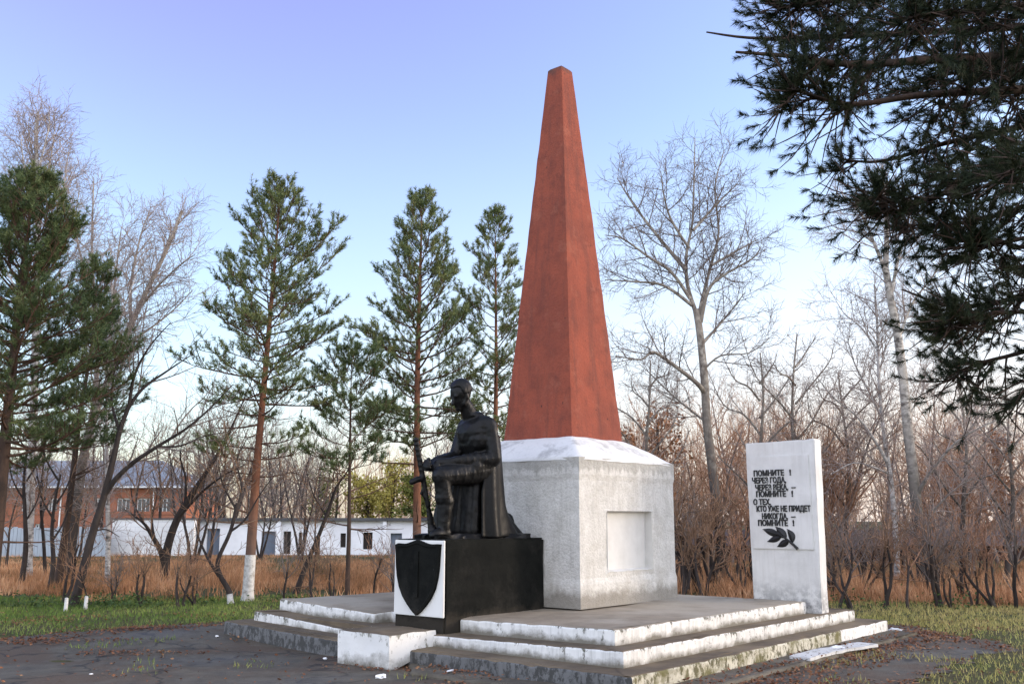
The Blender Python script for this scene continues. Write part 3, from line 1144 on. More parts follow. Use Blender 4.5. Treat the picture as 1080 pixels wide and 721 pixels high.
LINES = [('ПОМНИТЕ', 0.115, 0.585, 2.318, ' !', .665), ('ЧЕРЕЗ ГОДА,', .085, .61, 2.215, '', 0), ('ЧЕРЕЗ ВЕКА,', .13, .635, 2.112, '–', .69), ('ПОМНИТЕ', .14, .60, 2.018, ' !', .68),
         ('О ТЕХ,', .09, .36, 1.905, '', 0), ('КТО УЖЕ НЕ ПРИДЕТ', .135, .955, 1.808, '', 0), ('НИКОГДА,', .215, .61, 1.702, '–', .665), ('ПОМНИТЕ', .15, .605, 1.607, ' !', .675)]
for body, u0, u1, zc, extra, ux in LINES:
    me = text_mesh(body, 0.112, 0.008, 0.0035)
    co = np.zeros(len(me.vertices) * 3)
    me.vertices.foreach_get('co', co)
    co = co.reshape(-1, 3)
    w0, w1 = co[:, 0].min(), co[:, 0].max()
    parts_ = [(co, me, (u1 - u0) / (w1 - w0), u0 - w0 * (u1 - u0) / (w1 - w0))]
    V = np.zeros_like(co)
    V[:, 1] = -(u0 + (co[:, 0] - w0) * (u1 - u0) / (w1 - w0))
    V[:, 2] = zc - 0.042 + co[:, 1] - 0.36
    V[:, 0] = -0.024 - (co[:, 2] + 0.008) * 0.9
    polys = [tuple(p.vertices) for p in me.polygons]
    Vl, Pl = [tuple(v) for v in V], polys
    bpy.data.meshes.remove(me)
    if extra:
        me = text_mesh(extra.strip(), 0.112, 0.008, 0.0035)
        o2 = len(Vl)
        for v in me.vertices:
            Vl.append((-0.024 - (v.co.z + 0.008) * 0.9, -(ux + v.co.x), zc - 0.042 + v.co.y - 0.36))
        Pl = Pl + [tuple(i + o2 for i in p.vertices) for p in me.polygons]
        bpy.data.meshes.remove(me)
    m2 = bpy.data.meshes.new('inscription_line')
    m2.from_pydata(Vl, [], Pl)
    m2.materials.append(M['black'])
    link('inscription_line', m2, plq)

# the sprig of leaves under the words
def uz(px, py): return (0.1 + .01445 * (px - 797), 1.605 - .0135 * (py - 551))
def zp(x, y): return uz(785 + x / 12.7, 530 + y / 12.7)
bm = bmesh.new()
def leaf(tip, root, wid, bend=0.0):
    (tu, tz), (ru, rz) = zp(*tip), zp(*root)
    du, dz = tu - ru, tz - rz
    L = math.hypot(du, dz)
    nu, nz_ = -dz / L, du / L
    up, lo, mid = [], [], []
    K = 10
    for i in range(K + 1):
        s = i / K
        w = wid * math.sin(math.pi * min(1, s ** 0.8)) ** 0.9
        c = bend * math.sin(math.pi * s)
        u, zz = ru + du * s + nu * c, rz + dz * s + nz_ * c
        mid.append(bm.verts.new((-0.048, -u, zz - .36)))
        up.append(bm.verts.new((-0.024, -(u + nu * w), zz + nz_ * w - .36)))
        lo.append(bm.verts.new((-0.024, -(u - nu * w), zz - nz_ * w - .36)))
    for i in range(K):
        bm.faces.new((mid[i], mid[i + 1], up[i + 1], up[i]))
        bm.faces.new((lo[i], lo[i + 1], mid[i + 1], mid[i]))
leaf((255, 352), (470, 425), .052)
leaf((432, 318), (570, 465), .058)
leaf((582, 345), (655, 520), .052, -.02)
leaf((308, 518), (500, 450), .045)
leaf((440, 582), (600, 500), .05)
leaf((370, 370), (560, 440), .03)
V, F = tubes([([(-0.04, -zp(a, b)[0], zp(a, b)[1] - .36) for a, b in ((430, 400), (540, 455), (620, 515), (670, 560), (712, 605))], [.008, .014, .018, .02, .022])], 6)
vs = [bm.verts.new(tuple(v)) for v in V]
for f in F[0]: bm.faces.new([vs[i] for i in f])
link('leaf_sprig', bm_mesh('leaf_sprig', bm, M['black']), plq)

# ---- kneeling soldier statue (local x = back from the plinth front, y = across, z up)
stt = thing('statue', (0, 0, 0), 'black statue of a kneeling bareheaded soldier in a cape holding an upright gun', 'statue')
mon_place(stt, -1.866, 0.575, PLZ - 0.004)
TURN = R(-13)
_c, _s = math.cos(TURN), math.sin(TURN)
SX = .86
PIV = Vector((.85 + .09, .43 + .0))
_lp = Vector((.85 * SX, .43))
_off = Vector((PIV.x - (_c * _lp.x - _s * _lp.y), PIV.y - (_s * _lp.x + _c * _lp.y)))
stt.location = mw(-1.866 + _off.x, 0.575 + _off.y, PLZ - 0.004)
stt.rotation_euler = (0, 0, MROT + TURN)
stt.scale = (SX, 1, 1)


def sph(bm, c, r, sc=(1, 1, 1), rot=None, sub=2):
    mt = Matrix.Translation(c) @ (rot.to_matrix().to_4x4() if rot else Matrix()) @ Matrix.Diagonal((r * sc[0], r * sc[1], r * sc[2], 1))
    bmesh.ops.create_icosphere(bm, subdivisions=sub, radius=1.0, matrix=mt)


def capsule(bm, a, b, ra, rb):
    a, b = Vector(a), Vector(b)
    n = max(2, int((b - a).length / (min(ra, rb) * 0.35)) + 1)
    for i in range(n + 1):
        u = i / n
        sph(bm, a.lerp(b, u), ra + (rb - ra) * u, sub=2)


def remesh_obj(name, bm, vox, smooth, mat, parent, disp=0.0, dsize=0.1):
    me = bpy.data.meshes.new(name)
    bm.to_mesh(me)
    bm.free()
    ob = bpy.data.objects.new(name, me)
    COL.objects.link(ob)
    md = ob.modifiers.new('r', 'REMESH')
    md.mode = 'VOXEL'
    md.voxel_size = vox
    sm = ob.modifiers.new('s', 'SMOOTH')
    sm.iterations = smooth
    sm.factor = 0.5
    if disp:
        tx = bpy.data.textures.new('folds', 'CLOUDS')
        tx.noise_scale = dsize
        dm = ob.modifiers.new('d', 'DISPLACE')
        dm.texture = tx
        dm.strength = disp
        dm.mid_level = 0.5
        dm.texture_coords = 'LOCAL'
    dg = bpy.context.evaluated_depsgraph_get()
    m2 = bpy.data.meshes.new_from_object(ob.evaluated_get(dg))
    bpy.data.objects.remove(ob)
    m2.materials.clear()
    m2.materials.append(mat)
    for p in m2.polygons: p.use_smooth = True
    m2.name = name
    return link(name, m2, parent)


bm = bmesh.new()
# pelvis, belly, chest (tunic with belt)
capsule(bm, (.98, .31, .86), (.98, .55, .86), .19, .19)
capsule(bm, (.93, .34, 1.02), (.93, .52, 1.02), .175, .175)
capsule(bm, (.86, .33, 1.24), (.86, .53, 1.24), .19, .19)
capsule(bm, (.88, .30, 1.40), (.86, .56, 1.40), .15, .15)
sph(bm, (.85, .43, 1.33), .255, (.88, 1.1, .85))
capsule(bm, (.945, .245, 1.435), (.845, .60, 1.435), .115, .11)
capsule(bm, (.88, .34, 1.52), (.84, .52, 1.52), .09, .09)
# belt
for k in range(28):
    a = k / 28 * 6.283
    sph(bm, (.935 + .20 * math.cos(a), .43 + .285 * math.sin(a), 1.0), .03, sub=1)
# coat skirt hanging between the legs
for k in range(7):
    capsule(bm, (.80 - .05 * k, .30 + .05 * k, .78), (.74 - .055 * k, .30 + .055 * k, .10), .085, .10 + .015 * math.sin(k * 2.2))
# skirt of the tunic over the thighs
capsule(bm, (.93, .30, .90), (.72, .26, .90), .20, .165)
capsule(bm, (.95, .56, .84), (.80, .58, .70), .20, .17)
# near (left) leg: thigh, knee, shin, boot
capsule(bm, (.92, .29, .85), (.20, .26, .76), .185, .125)
sph(bm, (.155, .26, .76), .125)
capsule(bm, (.17, .26, .74), (.25, .27, .45), .112, .125)
capsule(bm, (.25, .27, .45), (.23, .27, .12), .122, .085)
capsule(bm, (.215, .27, .50), (.235, .27, .50), .122, .122)   # boot top
capsule(bm, (.27, .27, .075), (.09, .255, .06), .078, .068)
capsule(bm, (.09, .255, .06), (.035, .25, .05), .068, .052)
# far (right) leg kneeling
capsule(bm, (.97, .56, .82), (.62, .59, .18), .19, .14)
capsule(bm, (.62, .59, .15), (1.30, .58, .15), .135, .12)
capsule(bm, (1.30, .58, .15), (1.60, .55, .16), .115, .085)
capsule(bm, (1.60, .55, .24), (1.68, .54, .07), .085, .07)
# arms: both forearms lie along the raised thigh, hands meet on the gun
capsule(bm, (.965, .215, 1.42), (.995, .135, 1.02), .115, .10)
sph(bm, (.995, .135, 1.0), .102)
capsule(bm, (.985, .135, .99), (.42, .26, .955), .10, .07)
capsule(bm, (.845, .615, 1.42), (.70, .65, 1.04), .115, .095)
capsule(bm, (.70, .65, 1.03), (.24, .50, .95), .095, .066)
for k in range(5):       # sleeve folds
    u = .15 + .16 * k
    c = Vector((.985, .135, .99)).lerp(Vector((.42, .26, .955)), u)
    sph(bm, c + Vector((0, -.006, .008)), .105 - .033 * u, (.4, 1, 1))
    c = Vector((.965, .215, 1.42)).lerp(Vector((.995, .135, 1.02)), u)
    sph(bm, c, .117 - .015 * u, (1, 1, .3))
for k in range(4):       # creases of the breeches
    u = .2 + .2 * k
    c = Vector((.92, .29, .85)).lerp(Vector((.20, .26, .76)), u)
    sph(bm, c + Vector((0, -.012, .0)), .18 - .058 * u, (.28, 1, 1.0))
# hands with separate fingers
def hand(wr, palm, fdir, curl, thumb, s=1.0):
    wr, palm, fdir, curl = Vector(wr), Vector(palm), Vector(fdir).normalized(), Vector(curl).normalized()
    capsule(bm, wr, palm, .058, .062)
    sidev = fdir.cross(curl).normalized()
    for k in range(4):
        off = (k - 1.5) * .036
        ln = (.085, .1, .095, .075)[k]
        p0 = palm + sidev * off + fdir * .03
        p1 = p0 + fdir * ln * .7
        p2 = p1 + (fdir * .35 + curl).normalized() * ln * .7
        p3 = p2 + (curl - fdir * .4).normalized() * ln * .45
        capsule(bm, p0, p1, .02, .0185); capsule(bm, p1, p2, .0185, .017); capsule(bm, p2, p3, .017, .014)
    q0 = palm + sidev * .06 * thumb
    q1 = q0 + sidev * thumb * .03 + fdir * .05 + curl * .03
    capsule(bm, q0, q1, .024, .02); capsule(bm, q1, q1 + fdir * .05 + curl * .035, .02, .016)
hand((.40, .265, .95), (.19, .36, .925), (-.75, .65, -.05), (0.1, .5, -.85), 1)
hand((.24, .50, .95), (.075, .475, .90), (-.8, -.5, .0), (.5, -.8, -.2), 1)
# neck and head, bowed
capsule(bm, (.83, .43, 1.50), (.69, .43, 1.70), .115, .10)
for k in range(20):      # collar
    a = k / 20 * 6.283
    sph(bm, (.805 + .10 * math.cos(a), .43 + .11 * math.sin(a), 1.565 + .03 * math.cos(a)), .026, sub=1)
hr = Matrix.Rotation(R(-22), 3, 'Y').to_quaternion()
HC = Vector((.62, .43, 1.82))
def hp(x, y, z): return HC + hr @ Vector((x, y, z))
sph(bm, hp(.015, 0, .035), .155, (1.08, .84, 1.02), hr, 3)          # skull
sph(bm, hp(-.055, 0, -.06), .105, (.95, .88, 1.25), hr, 3)          # face
sph(bm, hp(-.10, 0, -.155), .05, (.9, 1.0, .8), hr)                 # chin
capsule(bm, hp(-.05, -.085, -.12), hp(.01, -.10, -.03), .035, .04)  # jaw
capsule(bm, hp(-.05, .085, -.12), hp(.01, .10, -.03), .035, .04)
capsule(bm, hp(-.148, 0, -.005), hp(-.178, 0, -.07), .017, .028)    # nose
capsule(bm, hp(-.128, -.06, .015), hp(-.128, .06, .015), .022, .022)   # brow
capsule(bm, hp(-.128, -.03, -.108), hp(-.128, .03, -.108), .017, .017)   # lips
sph(bm, hp(-.118, -.045, -.02), .022, sub=1); sph(bm, hp(-.118, .045, -.02), .022, sub=1)
sph(bm, hp(.01, -.128, -.035), .038, (.9, .4, 1.35), hr); sph(bm, hp(.01, .128, -.035), .038, (.9, .4, 1.35), hr)
remesh_obj('body', bm, 0.0125, 3, M['statue'], stt, 0.018, 0.11)

# hair
bm = bmesh.new()
rng = random.Random(3)
for k in range(260):
    d = Vector((0, 0, 1))
    zz_ = 1 - 1.25 * (k + .5) / 260
    rr_ = math.sqrt(max(0, 1 - zz_ * zz_))
    a_ = 2.39996 * k
    d = Vector((rr_ * math.cos(a_), rr_ * math.sin(a_), zz_))
    if d.x < -.35 and d.z < .60: continue
    c = hp(.018 + d.x * .155, d.y * .122, .042 + d.z * .142)
    sph(bm, c, .03 + .004 * math.sin(k * 1.7), sub=1)
remesh_obj('hair', bm, 0.013, 2, M['statue'], stt)

# cape falling from the shoulders to the plinth
bm = bmesh.new()
NT_, NP_ = 40, 72
gridv = []
for j in range(NT_ + 1):
    tt = j / NT_
    z = 1.53 * (1 - tt) ** 1.02 + 0.012
    row = []
    for i in range(NP_ + 1):
        hw_ = 76 + 34 * min(1, tt * 1.6) ** .9
        ph = R(-hw_ + 2 * hw_ * i / NP_)       # 0 = straight back, - = near side
        s0 = .90 + .06 * tt
        a = .17 + .19 * min(1, tt * 5) ** .6 + .12 * tt ** 1.5
        b = .235 + .055 * min(1, tt * 4) ** .5 + .035 * tt
        if tt < .12:
            q = tt / .12
            a *= .55 + .45 * q ** .5
            b *= .62 + .38 * q ** .5
        fold = 1 + (.025 + .10 * tt) * math.sin(ph * 9 + 2.2 * math.sin(tt * 2.1)) * (0.6 + .4 * math.sin(ph * 3 + 1))
        cx_, cy_ = s0 + a * fold * math.cos(ph), .43 + b * fold * math.sin(ph)
        cy_ = min(.852, max(.006, cy_))
        # trailing hem over the back foot
        tr = max(0, tt - .72) / .28
        if math.cos(ph) > .4: cx_ += .36 * tr ** 1.4 * math.cos(ph) ** 3
        zz = z + .02 * math.sin(ph * 5)
        row.append(bm.verts.new((min(1.845, cx_), cy_, max(.012, zz * (1 if tt < 1 else .6)))))
    gridv.append(row)
for j in range(NT_):
    for i in range(NP_):
        bm.faces.new((gridv[j][i], gridv[j][i + 1], gridv[j + 1][i + 1], gridv[j + 1][i]))
me = bm_mesh('cape', bm, M['statue'], True)
ob = bpy.data.objects.new('cape', me)
COL.objects.link(ob)
md = ob.modifiers.new('t', 'SOLIDIFY'); md.thickness = 0.035; md.offset = -1
md = ob.modifiers.new('b', 'SUBSURF'); md.levels = 1; md.render_levels = 1
dg = bpy.context.evaluated_depsgraph_get()
m2 = bpy.data.meshes.new_from_object(ob.evaluated_get(dg))
bpy.data.objects.remove(ob)
m2.name = 'cape'
link('cape', m2, stt)

# rough cast base under the figure
bm = bmesh.new()
box_bm(bm, .03, 1.72, .17, .70, -.02, .055)
bmesh.ops.subdivide_edges(bm, edges=bm.edges, cuts=12, use_grid_fill=True)
for v in bm.verts:
    v.co += mnoise.noise_vector(v.co * 4.5) * .03
    if v.co.z < .02: v.co.z = 0.0
    else:
        dx = min(1, abs(v.co.x - .87) / .87)
        v.co.z = .05 + .03 * mnoise.noise(v.co * 5) + .05 * max(0, 1 - abs(v.co.y - .45) / .4) * (1 - dx)
link('base', bm_mesh('base', bm, M['statue'], True), stt)

# gun standing on its butt, muzzle up
bm = bmesh.new()
gb, gt = Vector((.18, .42, .0)), Vector((-.10, .50, 1.235))
gd = (gt - gb).normalized()
def gp(u): return gb + gd * u
capsule(bm, gp(.06), gp(.10), .075, .072)
for k in range(9):
    u = .05 + .05 * k
    sph(bm, gp(u), .085 - .055 * (u - .05) / .45, (1.0, .42, .8))
capsule(bm, gp(.42), gp(.80), .036, .038)
capsule(bm, gp(.78), gp(1.24), .040, .036)
sph(bm, gp(1.245), .046, (1, 1, .6))
for k in range(6):
    sph(bm, gp(.86 + .065 * k), .047, (1, 1, .22))
px_ = Vector((-1, 0.0, -.12)).normalized()
mag0 = gp(.76)
capsule(bm, mag0, mag0 + px_ * .12 + Vector((0, 0, -.01)), .042, .04)
capsule(bm, mag0 + px_ * .12 + Vector((0, 0, -.01)), mag0 + px_ * .19 + Vector((0, 0, -.03)), .04, .038)
capsule(bm, gp(.50) + px_ * .02, gp(.58) + px_ * .085, .016, .014)
capsule(bm, gp(.58) + px_ * .085, gp(.64) + px_ * .02, .014, .014)
remesh_obj('gun', bm, 0.012, 2, M['statue'], stt)

# ================================================================== BUILDINGS BEHIND
def wall_building(root, name, x0, x1, y0, y1, z0, z1, mat, openings=()):
    """box whose front (y0) is one wall with rectangular holes"""
    bm = bmesh.new()
    xs = sorted(set([x0, x1] + [v for o_ in openings for v in o_[:2]]))
    zs = sorted(set([z0, z1] + [v for o_ in openings for v in o_[2:4]]))
    vs = {}
    def V(x, y, z):
        k = (round(x, 4), round(y, 4), round(z, 4))
        if k not in vs: vs[k] = bm.verts.new(k)
        return vs[k]
    for i in range(len(xs) - 1):
        for j in range(len(zs) - 1):
            cx, cz = (xs[i] + xs[i + 1]) / 2, (zs[j] + zs[j + 1]) / 2
            if any(o_[0] < cx < o_[1] and o_[2] < cz < o_[3] for o_ in openings): continue
            bm.faces.new((V(xs[i], y0, zs[j]), V(xs[i + 1], y0, zs[j]), V(xs[i + 1], y0, zs[j + 1]), V(xs[i], y0, zs[j + 1])))
    for o_ in openings:
        a, b, c, d = o_[:4]
        dp = .22
        for q in (((a, y0, c), (a, y0, d), (a, y0 + dp, d), (a, y0 + dp, c)), ((b, y0, c), (b, y0 + dp, c), (b, y0 + dp, d), (b, y0, d)),
                  ((a, y0, d), (b, y0, d), (b, y0 + dp, d), (a, y0 + dp, d)), ((a, y0, c), (a, y0 + dp, c), (b, y0 + dp, c), (b, y0, c))):
            bm.faces.new([V(*p) for p in q])
    for q in (((x0, y0, z0), (x0, y0, z1), (x0, y1, z1), (x0, y1, z0)), ((x1, y0, z0), (x1, y1, z0), (x1, y1, z1), (x1, y0, z1)),
              ((x0, y1, z0), (x0, y1, z1), (x1, y1, z1), (x1, y1, z0)), ((x0, y0, z1), (x1, y0, z1), (x1, y1, z1), (x0, y1, z1))):
        bm.faces.new([bm.verts.new(p) for p in q])
    return link(name, bm_mesh(name, bm, mat), root)


def simple_box(name, x0, x1, y0, y1, z0, z1, mat, parent):
    bm = bmesh.new()
    box_bm(bm, x0, x1, y0, y1, z0, z1)
    return link(name, bm_mesh(name, bm, mat), parent)


GY = 43.0
def gxp(px): return (px - 540) * (GY * CP - 0.0) / FPX / CP * 1.0


def px_x(px, Y): return at(px, 560, Y)[0]
def py_z(py, Y): return at(540, py, Y)[2]


Gz = 0.0
gar = thing('garage_row', (0, 0, 0), 'long low whitewashed garage row with flat dark roof and grey and dark doors', 'garages')
ops = [(218, 232, 557, 591, 'slate_door'), (276, 291, 560, 591, 'slate_door'), (299, 307, 560, 584, 'dark_gap'), (315, 319, 561, 584, 'dark_gap'), (332, 338, 567, 590, 'dark_gap'),
       (359, 365, 562, 577, 'dark_gap'), (383, 393, 561, 579, 'dark_gap'), (412, 424, 562, 590, 'slate_door'), (445, 460, 562, 590, 'slate_door'), (490, 500, 562, 580, 'dark_gap')]
op_w = [(px_x(a, GY), px_x(b, GY), py_z(d, GY), py_z(c, GY)) for a, b, c, d, m in ops]
zt = py_z(549, GY)
gw = wall_building(gar, 'wall', px_x(206, GY), px_x(640, GY), GY, GY + 5, Gz, zt, M['garage_wall'], op_w)
simple_box('roof', px_x(205, GY) - .1, px_x(640, GY) + .1, GY - .22, GY + 5.2, zt + .003, zt + .13, M['felt'], gar)
for (a, b, c, d), o_ in zip(op_w, ops):
    simple_box('door' if d - c > .9 else 'window', a + .003, b - .003, GY + .16, GY + .2, c + .003, d - .003, M[o_[4]], gar)
for px_a, px_b in ((292, 297), (404, 408)):
    simple_box('pier', px_x(px_a, GY), px_x(px_b, GY), GY - .16, GY - .003, Gz, zt - .01, M['garage_wall'], gar)

bw = thing('brick_wall', (0, 0, 0), 'white brick yard wall left of the garage row, below the red brick building', 'wall')
W2 = 42.2
simple_box('wall', px_x(118, W2), px_x(204.5, W2), W2, W2 + .3, Gz, py_z(547.5, W2), M['white_brick'], bw)
simple_box('coping', px_x(118, W2) - .05, px_x(204.5, W2) + .03, W2 - .05, W2 + .35, py_z(547.5, W2) + .003, py_z(546, W2), M['felt'], bw)
fe = thing('board_fence', (0, 0, 0), 'pale blue board fence behind the birches at the left edge', 'fence')
bm = bmesh.new()
W3 = 41.5
x = px_x(-60, W3)
rng = random.Random(5)
while x < px_x(116, W3):
    w = rng.uniform(.13, .17)
    hgt = py_z(556, W3) + rng.uniform(-.04, .04)
    box_bm(bm, x, x + w - .012, W3 + rng.uniform(-.01, .01), W3 + .03, Gz, hgt)
    x += w
t = NT('pale blue boards', 0.8)
n1 = t.noise(1.2, 5, 0.7)
t.color(t.mix(n1, (0.46, 0.52, 0.58), (0.28, 0.30, 0.32)))
link('boards', bm_mesh('boards', bm, t.m), fe)
bm = bmesh.new()
for zr in (.35, 1.15): box_bm(bm, px_x(-60, W3), px_x(116, W3), W3 + .034, W3 + .09, zr, zr + .1)
link('rails', bm_mesh('rails', bm, M['grey_twig']), fe)

RY = 78.0
rb = thing('red_brick_building', (0, 0, 0), 'two storey red brick building with a blue grey roof behind the white wall', 'building')
rx0, rx1 = px_x(-40, RY), px_x(192, RY)
ze, zr_ = py_z(513, RY), py_z(482, RY)
wins = []
for a, b in ((20, 30), (48, 58), (97, 105), (121, 135), (142, 156), (165, 178)):
    wins.append((px_x(a, RY), px_x(b, RY), py_z(541, RY), py_z(525, RY)))
for a, b in ((36, 46), (68, 78)):
    wins.append((px_x(a, RY), px_x(b, RY), py_z(563, RY), py_z(552, RY)))
wall_building(rb, 'wall', rx0, rx1, RY, RY + 9, -.1, ze, M['red_brick'], wins)
for a, b, c, d in wins:
    w = simple_box('window', a + .003, b - .003, RY + .15, RY + .21, c + .003, d - .003, M['frame'], rb)
    bm = bmesh.new()
    n = 3
    for k in range(n):
        wx = (b - a - .1) / n
        box_bm(bm, a + .08 + k * wx, a + .02 + (k + 1) * wx, RY + .14, RY + .146, c + .1, d - .1)
    link('pane', bm_mesh('pane', bm, M['glass']), w)
bm = bmesh.new()
q = [(rx0 - .4, RY - .5, ze + .004), (rx1 + .4, RY - .5, ze + .004), (rx1 + .4, RY + 9.5, ze + .004), (rx0 - .4, RY + 9.5, ze + .004), (rx0 + 2, RY + 4.5, zr_), (rx1 - 3.5, RY + 4.5, zr_)]
v = [bm.verts.new(p) for p in q]
for f in ((0, 1, 5, 4), (1, 2, 5), (2, 3, 4, 5), (3, 0, 4), (3, 2, 1, 0)): bm.faces.new([v[i] for i in f])
rf = link('roof', bm_mesh('roof', bm, M['metal_roof']), rb)
gbm = bmesh.new()
box_bm(gbm, rx0 - .4, rx1 + .4, RY - .66, RY - .52, ze - .1, ze + .02)
link('gutter', bm_mesh('gutter', gbm, M['frame']), rb)
for pxp in (62, 113, 160):
    V, F = tubes([([(px_x(pxp, RY), RY - .08, ze - .1), (px_x(pxp, RY), RY - .08, 0)], [.06, .06])], 6)
    link('downpipe', mesh_np('downpipe', V, F, M['frame']), rb)
gbm = bmesh.new()
box_bm(gbm, rx0 + .02, rx1 - .02, RY - .07, RY - .003, 2.05, 2.3)
link('string_course', bm_mesh('string_course', gbm, M['red_brick']), rb)
simple_box('chimney', px_x(180, RY), px_x(189, RY), RY + 1.2, RY + 2, ze + .1, py_z(501, RY), M['red_brick'], rf)

shd = thing('shed', (0, 0, 0), 'long dark board shed with a dull reddish roof behind the right thicket', 'shed')
SY = 40.0
simple_box('wall', px_x(700, SY), px_x(1130, SY), SY, SY + 5, -.05, py_z(575, SY), M['shed_wood'], shd)
bm = bmesh.new()
a0, a1, z0_, z1_ = px_x(695, SY), px_x(1135, SY), py_z(575, SY) + .004, py_z(559, SY)
v = [bm.verts.new(p) for p in ((a0, SY - .4, z0_), (a1, SY - .4, z0_), (a1, SY + 5.4, z0_), (a0, SY + 5.4, z0_), (a0, SY + 2.5, z1_), (a1, SY + 2.5, z1_))]
for f in ((0, 1, 5, 4), (1, 2, 5), (2, 3, 4, 5), (3, 0, 4), (3, 2, 1, 0)): bm.faces.new([v[i] for i in f])
link('roof', bm_mesh('roof', bm, M['shed_roof']), shd)

# ================================================================== PINES
def pine(name, label, trunk_px, profile, nbr, seed, mats, crown_lo, shoot=(26, .092, .0125, .18), dens=1.0, r0=.16, extra=(), dead=8, white=0, side=None, group=None, up_bias=0.0):
    rng = random.Random(seed)
    nrg = np.random.default_rng(seed)
    b = base(*trunk_px[0])
    Y = b[1]
    pts = [b] + [at(px, py, Y) for px, py in trunk_px[1:]]
    tp = smooth_poly(pts, 6)
    H_ = tp[-1][2]
    tr = [r0 * .72 * (1.18 if i == 0 else 1) * max(.06, (1 - i / (len(tp) - 1)) ** .9) for i in range(len(tp))]
    def tpos(z):
        for i in range(len(tp) - 1):
            if tp[i][2] <= z <= tp[i + 1][2]:
                f = (z - tp[i][2]) / (tp[i + 1][2] - tp[i][2] + 1e-9)
                return tuple(tp[i][j] + (tp[i + 1][j] - tp[i][j]) * f for j in range(3)), tr[i] + (tr[i + 1] - tr[i]) * f
        return tp[-1], tr[-1]
    paths, thin, spos, sdir, slen = [], [], [], [], []
    az = rng.uniform(0, 6)
    def add_branch(z, az, L, el, full=True):
        p, rt = tpos(z)
        d = (math.cos(az) * math.cos(el), math.sin(az) * math.cos(el), math.sin(el))
        zf = (z - crown_lo) / (H_ - crown_lo)
        q = wander_path(p, d, L, 7, .10, .045 + .05 * max(0, zf), rng)
        rb = min(rt * .42, .009 + .011 * L)
        rr = [rb * (1 - .8 * i / 7) for i in range(8)]
        paths.append((q, rr))
        if not full: 
            spawn_dead(q, rr)
            return
        n = max(4, int(L * 10 * dens))
        for k in range(n):
            tt = .28 + .72 * (k + rng.random()) / n
            i = min(6, int(tt * 7)); f = tt * 7 - i
            s = tuple(q[i][j] + (q[i + 1][j] - q[i][j]) * f for j in range(3))
            dd = norm(tuple(q[i + 1][j] - q[i][j] for j in range(3)))
            sgn = 1 if k % 2 else -1
            hd = norm((dd[0] * .6 - sgn * dd[1] * rng.uniform(.2, 1.0), dd[1] * .6 + sgn * dd[0] * rng.uniform(.2, 1.0), dd[2] * .6 + rng.uniform(-.3, .75)))
            l2 = rng.uniform(.18, .55) * (1.25 - .6 * tt) * (.5 + .35 * L)
            t2 = wander_path(s, hd, l2, 3, .14, .12, rng)
            thin.append((t2, [.008, .007, .006, .004]))
            for w in range(rng.randint(2, 3)):
                i2 = rng.randint(1, 3)
                e = norm((hd[0] + rng.uniform(-.7, .7), hd[1] + rng.uniform(-.7, .7), hd[2] * .5 + rng.uniform(.25, 1.3) + up_bias))
                spos.append(t2[i2]); sdir.append(e); slen.append(shoot[3] * rng.uniform(.55, 1.15) * (.8 + .2 * min(1, L)))
        for w in range(3):
            e = norm((d[0] + rng.uniform(-.4, .4), d[1] + rng.uniform(-.4, .4), .6 + rng.uniform(0, .5)))
            spos.append(q[-1]); sdir.append(e); slen.append(shoot[3] * rng.uniform(.8, 1.2))
    def spawn_dead(q, rr):
        for k in range(4):
            i = rng.randint(2, 6)
            dd = norm(tuple(q[i + 1][j] - q[i][j] for j in range(3)))
            t2 = wander_path(q[i], side_dir(dd, R(rng.uniform(30, 60)), rng.uniform(0, 6.28)), rng.uniform(.15, .5), 3, .2, .02, rng)
            thin.append((t2, [.007, .006, .005, .003]))
    for k in range(nbr):
        u = (k + rng.random() * .9) / nbr
        z = crown_lo + (H_ - .15 - crown_lo) * u ** .9
        az += 2.399 + rng.uniform(-.4, .4)
        L = interp(profile, z * profile[-1][0] / H_) * rng.choice((.55, .8, .95, 1.0, 1.12)) * rng.uniform(.9, 1.05)
        if side: L *= side(az)
        zf = (z - crown_lo) / (H_ - crown_lo)
        add_branch(z, az, max(.12, L), R(-6 + 50 * zf + rng.uniform(-18, 20)))
    for k in range(dead):
        z = crown_lo * rng.uniform(.45, 1.1)
        add_branch(max(1.2, z), rng.uniform(0, 6.28), rng.uniform(.5, 1.4), R(rng.uniform(-12, 18)), False)
    for (z, a, L, el) in extra:
        add_branch(z, R(a), L, R(el))
    # leader shoots
    for w in range(7):
        spos.append(tuple(tp[-1][j] - (0, 0, .09 * w)[j] for j in range(3)))
        sdir.append(norm((rng.uniform(-.4, .4), rng.uniform(-.4, .4), 1))); slen.append(shoot[3])
    root = thing(name, b, label, 'tree', group)
    off = np.array(b)
    V, F = tubes([(tp, tr)], 10)
    link('trunk', mesh_np('trunk', V - off, F, mats[0], True), root)
    V, F = tubes(paths, 5)
    V2, F2 = tubes(thin, 3)
    link('branches', mesh_np('branches', np.concatenate([V, V2]) - off, F + [f + len(V) for f in F2], mats[1]), root)
    V, F = needle_mesh(spos, sdir, slen, shoot[0], shoot[1], shoot[2], .95, nrg)
    link('needles', mesh_np('needles', V - off, [F], mats[2]), root)
    if white:
        wp, wr = [], []
        for p, r in zip(tp, tr):
            if p[2] - b[2] <= white: wp.append(p); wr.append(r * 1.02 + .004)
        p, r = tpos(b[2] + white); wp.append(p); wr.append(r * 1.02 + .004)
        V, F = tubes([(wp, wr)], 10)
        link('whitewash_band', mesh_np('whitewash_band', V - off, F, M['whitewash'], True), root)
    return root


